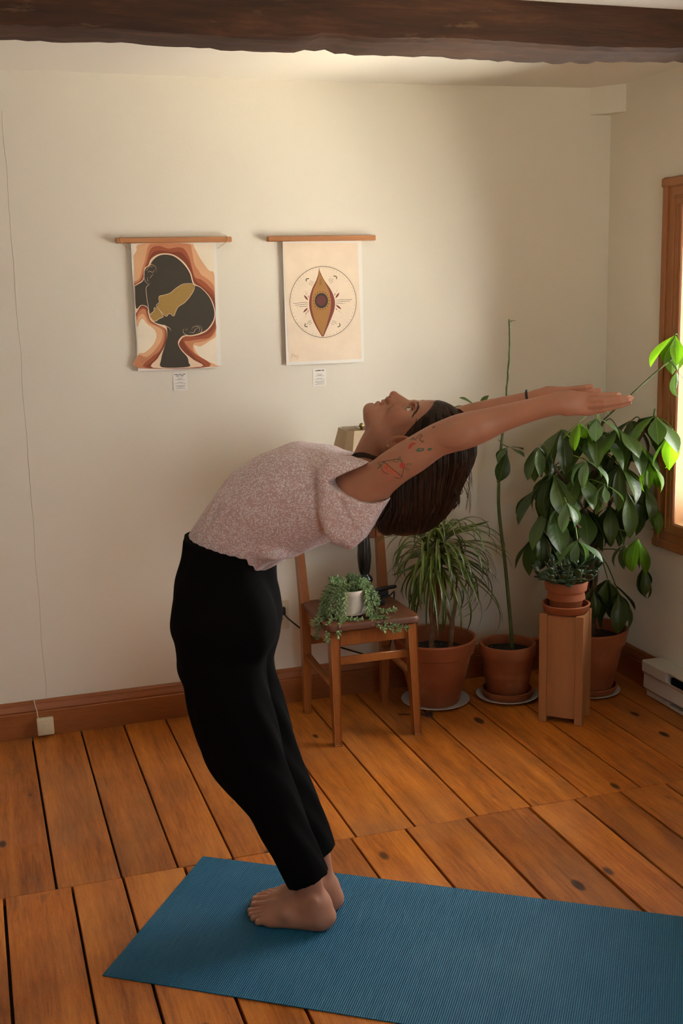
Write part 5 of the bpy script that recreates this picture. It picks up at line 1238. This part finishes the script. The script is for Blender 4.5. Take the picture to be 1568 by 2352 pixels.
paint(SP(879,922.5), (.0055,.019,.0065), (.34,.105,.085), .85); paint(SP(869,926), (.0062,.017,.0065), (.36,.115,.09), .85); paint(SP(874.5,924), (.0016,.020,.005), (.12,.03,.025), .9)  # last tint paints the shade between the lips
paint(SP(893,913.5,-.0052), (.003,.004,.004), (.10,.03,.02), .9); paint(SP(893,913.5,.0052), (.003,.004,.004), (.10,.03,.02), .9)  # inside of both nostrils darkened, painted shade
for q in ((1424,907,-.16),(1449,913,-.162),(1455,916,-.16),(1451,922,-.15),(1362,887,.162),(1382,896,.164)): paint(SP(*q), (.010,.012,.010), (.50,.21,.165), .6)
for sd in (-1,1): paint((SP(772,2134,-.045)[0]-.03, .045*sd, .02), (.05,.05,.03), (.43,.17,.12), .5); paint((SP(772,2134,-.045)[0]-.22, .045*sd, .01), (.04,.06,.02), (.43,.17,.12), .5)
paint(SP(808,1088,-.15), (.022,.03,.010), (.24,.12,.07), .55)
ca = bme.color_attributes.new('tint', 'FLOAT_COLOR', 'POINT'); ca.data.foreach_set('color', np.concatenate((col, np.ones((len(col),1))), 1).astype(np.float32).ravel())
ob = put('body', bme, person)
del FB
# ------------------------------------------------------------------ clothes
def shirt_mat():
    t = NT('pink_floral_cotton'); v = t.coord('Object')
    warp = t.node('ShaderNodeTexNoise'); t.l.new(v, warp.inputs['Vector']); warp.inputs['Scale'].default_value = 60; warp.inputs['Detail'].default_value = 2
    mv = t.node('ShaderNodeVectorMath', operation='MULTIPLY_ADD'); t.l.new(warp.outputs['Color'], mv.inputs[0]); mv.inputs[1].default_value = (.018,.018,.018); t.l.new(v, mv.inputs[2])
    vo = t.node('ShaderNodeTexVoronoi', feature='F1'); t.l.new(mv.outputs[0], vo.inputs['Vector']); vo.inputs['Scale'].default_value = 270
    leafy = t.math('LESS_THAN', vo.outputs['Distance'], .46)
    clus = t.ramp(t.noise(v, 75, 3, .65), [(.36, (0,0,0,1)), (.46, (1,1,1,1))])
    pat = t.math('MULTIPLY', leafy, clus)
    base = t.ramp(t.noise(v, 7, 3), [(.3, (.52,.365,.375,1)), (.7, (.57,.41,.42,1))])
    t.base(t.mix(t.math('MULTIPLY', pat, .75), base, (.80,.82,.85,1))); t.set(Roughness=.88, Specular_IOR_Level=.2, Sheen_Weight=.15); t.bump(t.noise(v, 900, 2), .1, .0005); return t.m
MAT['shirt'] = shirt_mat()
def black_cloth():
    t = NT('black_knit_cotton'); v = t.coord('Object'); f = t.noise(v, 600, 2); t.base(t.ramp(f, [(.3, (.0028,.0025,.0026,1)), (.7, (.0050,.0045,.0046,1))])); t.set(Roughness=.95, Specular_IOR_Level=.06); t.bump(f, .15, .0006); return t.m
MAT['black_cloth'] = black_cloth()
def trousers():
    F = Field(np.arange(-.29, .16, .0042), np.arange(-.20, .201, .0042), np.arange(.08, 1.09, .0045))
    def wr(tau, dd, tt, x, T, z): return .0016*np.sin(38*z+9*tt+11*dd*.6) + .0012*np.sin(61*x+27*z+5*tt) + .0020*np.sin(46*(z-.66)+3*dd-1.2*tt)*np.exp(-((z-.70)/.06)**2)
    F.sweep([ST2(f, b, w) for f, b, w in pelvis], .02, 2.6, flat=(True, False), wrinkle=wr)
    for L in (near_leg, far_leg): F.sweep([ST2(f, b, w, t) for f, b, w, t in L], .016, 2.1, flat=(False, True), wrinkle=wr)
    for sd in (-1, 1): F.ell(SP(574,1432,sd*.078), (.062,.070,.078), .05)
    # hem and waist hollows so the ankles and shirt come out of an opening
    return F.mesh('trousers', MAT['black_cloth'], 2)[0]
tr = put('trousers', trousers(), person)
def ring_band(name, f, b, w, t, h0, h1, mat, grow=.0022, parent=None):
    # a stitched fabric band around an elliptic section, h0..h1 along the axis
    A, B = SP(*f, t), SP(*b, t); c = (A+B)/2; ax = (B-A); a = np.linalg.norm(ax)/2; ax = ax/np.linalg.norm(ax); nrm = np.array((-ax[2], 0, ax[0])); nrm = nrm if nrm[2] > 0 else -nrm
    v = []; f_ = []; n = 48; prof = ((0,h0), (grow,h0+.0005), (grow,h1-.0005), (0,h1))
    for gr, h in prof:
        for k in range(n):
            q = 2*PI*k/n; v.append(tuple(c + ax*math.cos(q)*(a+gr) + np.array((0,1,0))*math.sin(q)*(w+gr) + nrm*h))
    for j in range(3):
        for k in range(n): f_.append((j*n+k, j*n+(k+1)%n, (j+1)*n+(k+1)%n, (j+1)*n+k))
    return put(name, MB().add(v, f_).mesh(name, mat, 40), parent or person)
hole_n = [(842,1066),(800,1083),(768,1098),(758,1106),(770,1118),(800,1136),(828,1149),(852,1155),(878,1152),(900,1142),(935,1100),(905,1050)]
def shirt():
    F = Field(np.arange(-.29, .36, .0032), np.arange(-.225, .226, .0032), np.arange(.88, 1.27, .0032))
    def wr(tau, dd, tt, x, T, z):
        near_waist = np.exp(-((tau-2.2)/1.0)**2); return .0024*np.sin(17*dd*1.6+6*tt+2.0*tau)*near_waist + (.0020*np.sin(60*x-48*z+3*tt) * (.3+.7*np.clip((tau-3)/3, 0, 1)) + .0012*np.sin(33*x+58*z+7*tt))*np.clip((tau-1)/1.5, 0, 1)
    F.sweep([ST2(f, b, w) for f, b, w in shirt_st], .012, 2.25, flat=(False, True), wrinkle=wr)
    for sd in (-1, 1):
        sl = [(730,1075),(735,1180),(748,1225),(765,1244),(790,1252),(812,1259),(836,1238),(852,1214),(872,1178),(893,1146),(880,1128),(850,1090),(842,1064),(800,1050),(760,1048)]
        off = 0 if sd < 0 else 0
        F.poly([SP(px, py, sd*.165) for px, py in sl], *(sorted((sd*.118, sd*.196))), r=.026, k=.018)
        F.cone(SP(752,1130,sd*.150), SP(842,1196,sd*.190), .0045, .003, .012); F.cone(SP(790,1160,sd*.19), SP(838,1226,sd*.188), .004, .003, .010)
        F.cone(SP(780,1150,sd*.196), SP(812,1215,sd*.199), .004, .003, .010, 'cut')
    for sd in (-1, 1):                                     # arm openings
        H = hole_n if sd < 0 else [(x-6, y-14) for x, y in hole_n]
        F.poly([SP(px, py, sd*.175) for px, py in H], *(sorted((sd*.085, sd*.30))), r=.002, k=.004, mode='cut')
    # loose fold at the small of the back
    F.cone(SP(612,1268,-.10), SP(640,1276,.10), .020, .020, .02); F.ell(SP(650,1262,-.05), (.030,.09,.016), .02)
    # hollow it: the neck opening
    F.sweep([ST2((812,1050),(880,1118),.062), ST2((850,1010),(905,1085),.062)], .006, flat=(False, False), mode='cut')
    return F.mesh('t_shirt', MAT['shirt'], 1)[0]
sh = put('t_shirt', shirt(), person)
bvh = lambda o: BVHTree.FromPolygons([v.co.copy() for v in o.data.vertices], [tuple(p.vertices) for p in o.data.polygons])
SBV = bvh(sh)
# ------------------------------------------------------------------ tattoos, printed onto the near upper arm
def tattoo():
    mb = MB(); T0 = lambda: put('tattoo', mb.mesh('tattoo', mats, 0, recalc=False), ob); mats = [simple('tattoo_black', (.035,.025,.020,1), (.05,.035,.03,1), 30, .55), simple('tattoo_green', (.060,.085,.035,1), (.09,.11,.05,1), 30, .55), simple('tattoo_red', (.40,.045,.030,1), (.45,.06,.04,1), 30, .55), simple('tattoo_orange', (.50,.105,.035,1), (.55,.13,.05,1), 30, .55), simple('tattoo_teal', (.030,.100,.060,1), (.04,.12,.075,1), 30, .55), simple('tattoo_rose', (.46,.13,.09,1), (.48,.15,.11,1), 30, .55)]
    Z = lambda p: (820 + p[0]*240/1568, 880 + p[1]*240/1568)
    def line(pts, w, mi, closed=False, sm=True):
        if not sm: pts = [(a[0]+(b[0]-a[0])*k/14, a[1]+(b[1]-a[1])*k/14) for a, b in zip(pts[:-1], pts[1:]) for k in range(15)]
        q = spl(pts, 4, closed) if sm else pts
        if closed: q = q + [q[0]]
        L = []
        for p in q:
            h = cast(BBV, *Z(p)); 
            if h[0] is None: continue
            L.append((h[0], h[1]))
        if len(L) < 2: return
        v = []; n = len(L)
        for i, (p, nr) in enumerate(L):
            tg = (L[min(i+1,n-1)][0]-L[max(i-1,0)][0]).normalized(); sdv = tg.cross(nr).normalized()*w/2; v += [p+nr*.0006+sdv, p+nr*.0006-sdv]
        mb.add(v, [(2*i, 2*i+1, 2*i+3, 2*i+2) for i in range(n-1)], mi)
    def blob(c, rx, ry, mi, rot=0.0, n=16, lift=.0005):
        v = []; 
        for k in range(n+1):
            a = 2*PI*k/n; r = 0 if k == n else 1; x, y = rx*math.cos(a)*r, ry*math.sin(a)*r
            h = cast(BBV, *Z((c[0]+x*math.cos(rot)-y*math.sin(rot), c[1]+x*math.sin(rot)+y*math.cos(rot)))); 
            if h[0] is None: return
            v.append(h[0]+h[1]*lift)
        mb.add(v, [(k, (k+1) % n, n) for k in range(n)], mi)
    line([(375,1180),(640,1132)], .0012, 0, sm=False); line([(400,1180),(530,1285),(672,1402)], .0013, 0, sm=False); line([(672,1402),(702,1260)], .0012, 0, sm=False); line([(672,1402),(650,1424),(600,1420),(560,1408)], .0012, 0)
    blob((680,1235), 45, 44, 2); blob((437,1245), 48, 34, 3, .3); blob((520,1315), 42, 40, 3); blob((408,1318), 50, 45, 5, lift=.0004); blob((590,1370), 42, 32, 5, lift=.0004); blob((485,1425), 28, 48, 5, .5, lift=.0003)
    line([(365,1318),(380,1275),(430,1270),(462,1305),(440,1350),(390,1360),(365,1318)], .0008, 2)
    for pts in ([(545,1165),(580,1145),(630,1150),(600,1180),(555,1180)], [(640,1150),(632,1125),(645,1102),(655,1135),(650,1160)], [(650,1165),(680,1160),(668,1185),(680,1200)], [(735,1220),(770,1208),(815,1208),(790,1228),(740,1230)], [(715,1270),(735,1262),(772,1290),(755,1302),(725,1290)], [(310,1200),(340,1185),(400,1185),(380,1215),(330,1220)], [(305,1280),(345,1265),(375,1235),(350,1240),(325,1262)], [(345,1225),(360,1245),(345,1262)]): line(pts, .0011, 1, True)
    line([(365,1270),(400,1330),(450,1355),(478,1370)], .0009, 0)
    tag(T0(), 'fruit branch tattoo around a thin triangle', kind='stuff'); mb = MB()
    line([(795,855),(815,840),(838,845),(830,825),(855,822),(862,850),(890,835),(900,815),(930,800),(930,780),(955,768),(975,790),(985,785)], .0013, 0); line([(975,790),(960,815),(940,835),(942,855),(965,865),(965,880),(985,885),(998,855)], .0014, 0)
    tag(T0(), 'thin black squiggle tattoo', kind='stuff'); mb = MB()
    blob((800,945), 22, 52, 2, .45); blob((835,915), 45, 16, 2, -.25); tag(T0(), 'small red bloom tattoo', kind='stuff'); mb = MB()
    blob((945,1000), 60, 27, 4, -.15); blob((955,995), 22, 9, 5, -.2, lift=.0009); blob((1085,993), 30, 20, 4, -.2); blob((1108,985), 20, 9, 1, -.4)
    tag(T0(), 'two small green leaf tattoos', kind='stuff'); mb = MB(); blob((1150,660), 26, 8, 0, -.45); T0()
tattoo()
# ------------------------------------------------------------------ eyes, brows, lashes, jewellery, nails
def eye_mat():
    t = NT('eye_white_and_iris'); v = t.coord('Object'); sx = t.node('ShaderNodeSeparateXYZ'); t.l.new(v, sx.inputs[0])
    r = t.math('SQRT', t.math('ADD', t.math('POWER', sx.outputs[0], 2.0), t.math('POWER', sx.outputs[1], 2.0)))
    rr = t.ramp(t.math('MULTIPLY', r, 100.0), [(.0, (.004,.004,.004,1)), (.24, (.004,.004,.004,1)), (.27, (.10,.075,.03,1)), (.55, (.07,.06,.025,1)), (.62, (.62,.52,.46,1))], 'LINEAR'); t.base(rr); t.set(Roughness=.12); return t.m
MAT['eye'] = eye_mat()
MAT['hair'] = None
def hair_mat():
    t = NT('dark_brown_hair'); v = t.coord('Object', (160, 160, 14)); f = t.noise(v, 1.0, 4, .6); t.base(t.ramp(f, [(.3, (.008,.0035,.0020,1)), (.7, (.040,.0175,.0095,1))])); t.set(Roughness=.45, Specular_IOR_Level=.25, Anisotropic=.5); t.bump(f, .5, .002); return t.m
MAT['hair'] = hair_mat()
for sd in (-1, 1):
    c = Vector(SP(940, 946, sd*.0315)); g = Vector((-.10, sd*.30, 1)).normalized()
    mb = MB(); prof = [(0.0125*math.sin(PI*k/16), .0125*math.cos(PI*k/16)) for k in range(17)]; mb.lathe(prof, 24); me = mb.mesh('eyeball', MAT['eye'], 80)
    o = put('eyeball', me, ob); o.matrix_basis = Matrix.Translation(c) @ g.to_track_quat('Z', 'X').to_matrix().to_4x4()
    # lashes and lid line
    q = [SP(945.5+1.5*math.sin(PI*k/7), 936+12*k/7, sd*(.028+.014*math.sin(PI*(k+1.5)/10))) for k in range(8)]
    MB().tube([Vector(p)+Vector((0,sd*.0016,.0022)) for p in q], [.0006]+[.0011]*6+[.0006], 5).build('lash_line', MAT['hair'], ob, world=False)
br = MB(); rr = random.Random(2)
for sd in (-1, 1):
    for k in range(60):
        u = k/59; q = brow_pt(u); h = cast(BBV, q[0]+rr.uniform(-2.2,2.2)*(1-.5*u), q[1], -.03)
        if h[0] is None: continue
        b0 = Vector((h[0].x, h[0].y*-sd, h[0].z)); nr = Vector((h[1].x, h[1].y*-sd, h[1].z)); d = Vector((.5*(1-u)-.15, sd*.8, -.35)); d = (d - nr*d.dot(nr)).normalized()
        br.tube([b0, b0+d*.004+nr*.0009, b0+d*.0075+nr*.0006], [.00045,.00035,.0001], 3)
br.build('eyebrows', MAT['hair'], ob, world=False)
er = Vector(SP(892, 1023, -.0755)); h = BBV.find_nearest(er)
MB().lathe([(0.0017*math.sin(PI*k/8), -.0017*math.cos(PI*k/8)) for k in range(9)], 12, h[0]+h[1]*.0012).build('earring', simple('pearl_stud', (.75,.70,.66,1), (.8,.76,.72,1), 5, .15), person, world=False)
def wrist_band():
    A, B = Vector(SP(1209,899,.16)), Vector(SP(1217,938,.16)); c = (A+B)/2; ax = (A-B).normalized(); a = (A-B).length/2+.002; pts = []
    nrm = Vector((0,1,0)); w = a*.84
    for k in range(33): q = 2*PI*k/32; pts.append(c + ax*math.cos(q)*a + nrm*math.sin(q)*w)
    MB().tube(pts, .0026, 8, cap=False).build('hair_tie', simple('black_elastic', (.008,.008,.009,1), (.012,.012,.013,1), 200, .8), person, world=False)
wrist_band()
nm = simple('pale_nail', (.62,.34,.26,1), (.66,.38,.30,1), 10, .25)
def nail(p, d, up, l, w):
    p, d, up = Vector(p), Vector(d).normalized(), Vector(up).normalized(); s = d.cross(up).normalized(); v = []; f = []
    for i in range(5):
        for k in range(5):
            a = (k-2)/2; x = l*(i/4-.5); v.append(p + d*x + s*a*w/2*(1-.25*(i/4)**3) + up*(-(a*a)*w*.16 + .0006))
    for i in range(4):
        for k in range(4): f.append((i*5+k, i*5+k+1, (i+1)*5+k+1, (i+1)*5+k))
    MB().add(v, f).build('nail', nm, ob, 80, world=False)
hx = SP(772,2134,-.045)[0]; hx2 = SP(789,2108,.042)[0]
for sd, hh in ((-1, hx), (1, hx2)):
    for t, b, z, w in ((-.031,.2345,.0225,.0125), (-.008,.2360,.0160,.0082), (.009,.2275,.0150,.0074), (.024,.2155,.0142,.0070), (.038,.1985,.0142,.0066)):
        h = BBV.ray_cast(Vector((hh-b, .045*sd+t*1.02*sd, .06)), Vector((0,0,-1)))
        if h[0]: nail(h[0], (-1,0,-.25), h[1], w*.95, w)
for q, d, w in (((1420,906,-.168),(1,0,.04),.0080), ((1444,912,-.169),(1,0,.05),.0086), ((1450,916,-.167),(1,0,.10),.0088), ((1446,921,-.160),(1,0,.14),.0088)):
    p = Vector(SP(*q)); h = BBV.ray_cast(p + Vector((0,-.05,.01)), Vector((0,1,-.15)))
    if h[0] and (h[0]-p).length < .03: nail(h[0], d, h[1], w*1.15, w)
# ------------------------------------------------------------------ hair
def hair():
    F = Field(np.arange(.10, .56, .0030), np.arange(-.13, .131, .0030), np.arange(.96, 1.36, .0030))
    F.ell(SP(990,1012), (.095,.077,.095), .01); F.ell(SP(1004,1034), (.084,.076,.088), .02)
    # hanging mass: gravity pulls everything straight down from the scalp
    F.sweep([ST2((970,1000),(1064,1000),.074), ST2((948,1055),(1067,1045),.078), ST2((922,1100),(1060,1090),.076), ST2((898,1135),(1042,1130),.070), ST2((880,1165),(1010,1165),.060), ST2((868,1188),(962,1192),.046), ST2((866,1202),(915,1208),.026)], .02, 2.2, flat=(False, False))
    # keep the face clear: cut everything in front of the hairline
    face = [(1000,880),(997,927),(975,948),(955,970),(938,988),(925,1003),(917,1020),(905,1034),(880,1050),(860,1052),(790,1050),(790,880)]
    F.poly([SP(*p) for p in face], -.2, .2, r=.004, k=.006, mode='cut')
    return F
FH = hair()
hm, HV = FH.mesh('hair', MAT['hair'], 2)
# strand grooves
ho = put('hair', hm, person)
HB = BVHTree.FromPolygons([Vector(v) for v in HV], [tuple(p.vertices) for p in hm.polygons])
def strands():
    r = random.Random(77); mb = MB(); c = Vector(SP(995,1020)); n = 0
    while n < 620:
        a = r.uniform(0, 2*PI); el = r.uniform(-.35, 1.0)
        d = Vector((math.cos(a)*math.cos(el), math.sin(a)*math.cos(el)*.9, math.sin(el)))
        h = HB.ray_cast(c + d*.25, -d)
        if h[0] is None: continue
        p = h[0]
        # not on the cut face side
        if p.x < Vector(SP(1000,930)).x and p.z > Vector(SP(960,985)).z - .02: 
            if r.random() < .7: continue
        pts = [p]; L = r.uniform(.08, .30); m = 12; w = r.uniform(-.5, .5); out = r.uniform(.0004, .0032)
        for k in range(1, m+1):
            q = pts[-1] + Vector((-.10*(k/m)**2 + .02*math.sin(k*.8+w*6), .02*math.sin(k*.6+w*9), -1)).normalized()*(L/m)
            if q.z < 1.005 + .02*r.random(): break
            g = HB.find_nearest(q)
            if g[0] is not None:
                s = (q-g[0]).dot(g[1])
                if s < out or s > .004: q = g[0] + g[1]*out
            pts.append(q)
        if len(pts) < 5: continue
        wd = r.uniform(.0008, .0026); mb.tube(pts, [wd*.4]+[wd]*(len(pts)-3)+[wd*.7, .0003], 4, flat=.5); n += 1
    # loose ends and flyaways
    for k in range(150):
        px = r.uniform(872, 1068); q = (px-872)/196; py0 = 1120 + 40*(1-q); p = Vector(SP(px, py0, r.uniform(-.06,.05))); g = HB.find_nearest(p); p = g[0]
        tip = Vector(SP(px - r.uniform(0, 30), (1226 - 75*q**1.8) + r.uniform(-22, 8), p.y*.8)); mid = (p+tip)/2 + Vector((.012*r.uniform(-.2,1), r.uniform(-.008,.008), 0))
        wd = r.uniform(.0008, .0028); mb.tube(bez([p, mid, tip], 5), [wd*.5]+[wd]*7+[wd*.6,.0005,.0002], 4, flat=.5)
    for k in range(45):
        a = r.random(); p = Vector(SP(1003+28*a, 930+12*a, r.uniform(-.04,.04))); e = p + Vector((r.uniform(-.03,.02), r.uniform(-.02,.02), r.uniform(.004,.014))); mb.tube([p-Vector((0,0,.006)), (p+e)/2+Vector((0,0,.004)), e], [.0003,.00025,.0001], 3)
    for k in range(26):
        a = r.random(); p = Vector(SP(1072-8*a, 1010+110*a, r.uniform(-.05,.04))); e = p + Vector((r.uniform(.004,.016), r.uniform(-.01,.01), -r.uniform(.04,.09))); mb.tube(bez([p, (p+e)/2+Vector((.006,0,0)), e], 4), [.0004]*8+[.0001], 3)
    # lock lying across the neck
    for k in range(16):
        o = r.uniform(-.006,.006); mb.tube(bez([Vector(SP(880,1062+r.uniform(-6,6),-.075)), Vector(SP(850,1049+o*500,-.085)), Vector(SP(826,1045+o*700,-.088)), Vector(SP(808,1052+o*900,-.090)), Vector(SP(806,1064+o*900,-.094))], 5), [.0028]*14+[.002]*6+[.0008], 5, flat=.6)
    tag(mb.build('hair_strands', MAT['hair'], ho, 60, world=False), kind='stuff')
strands()
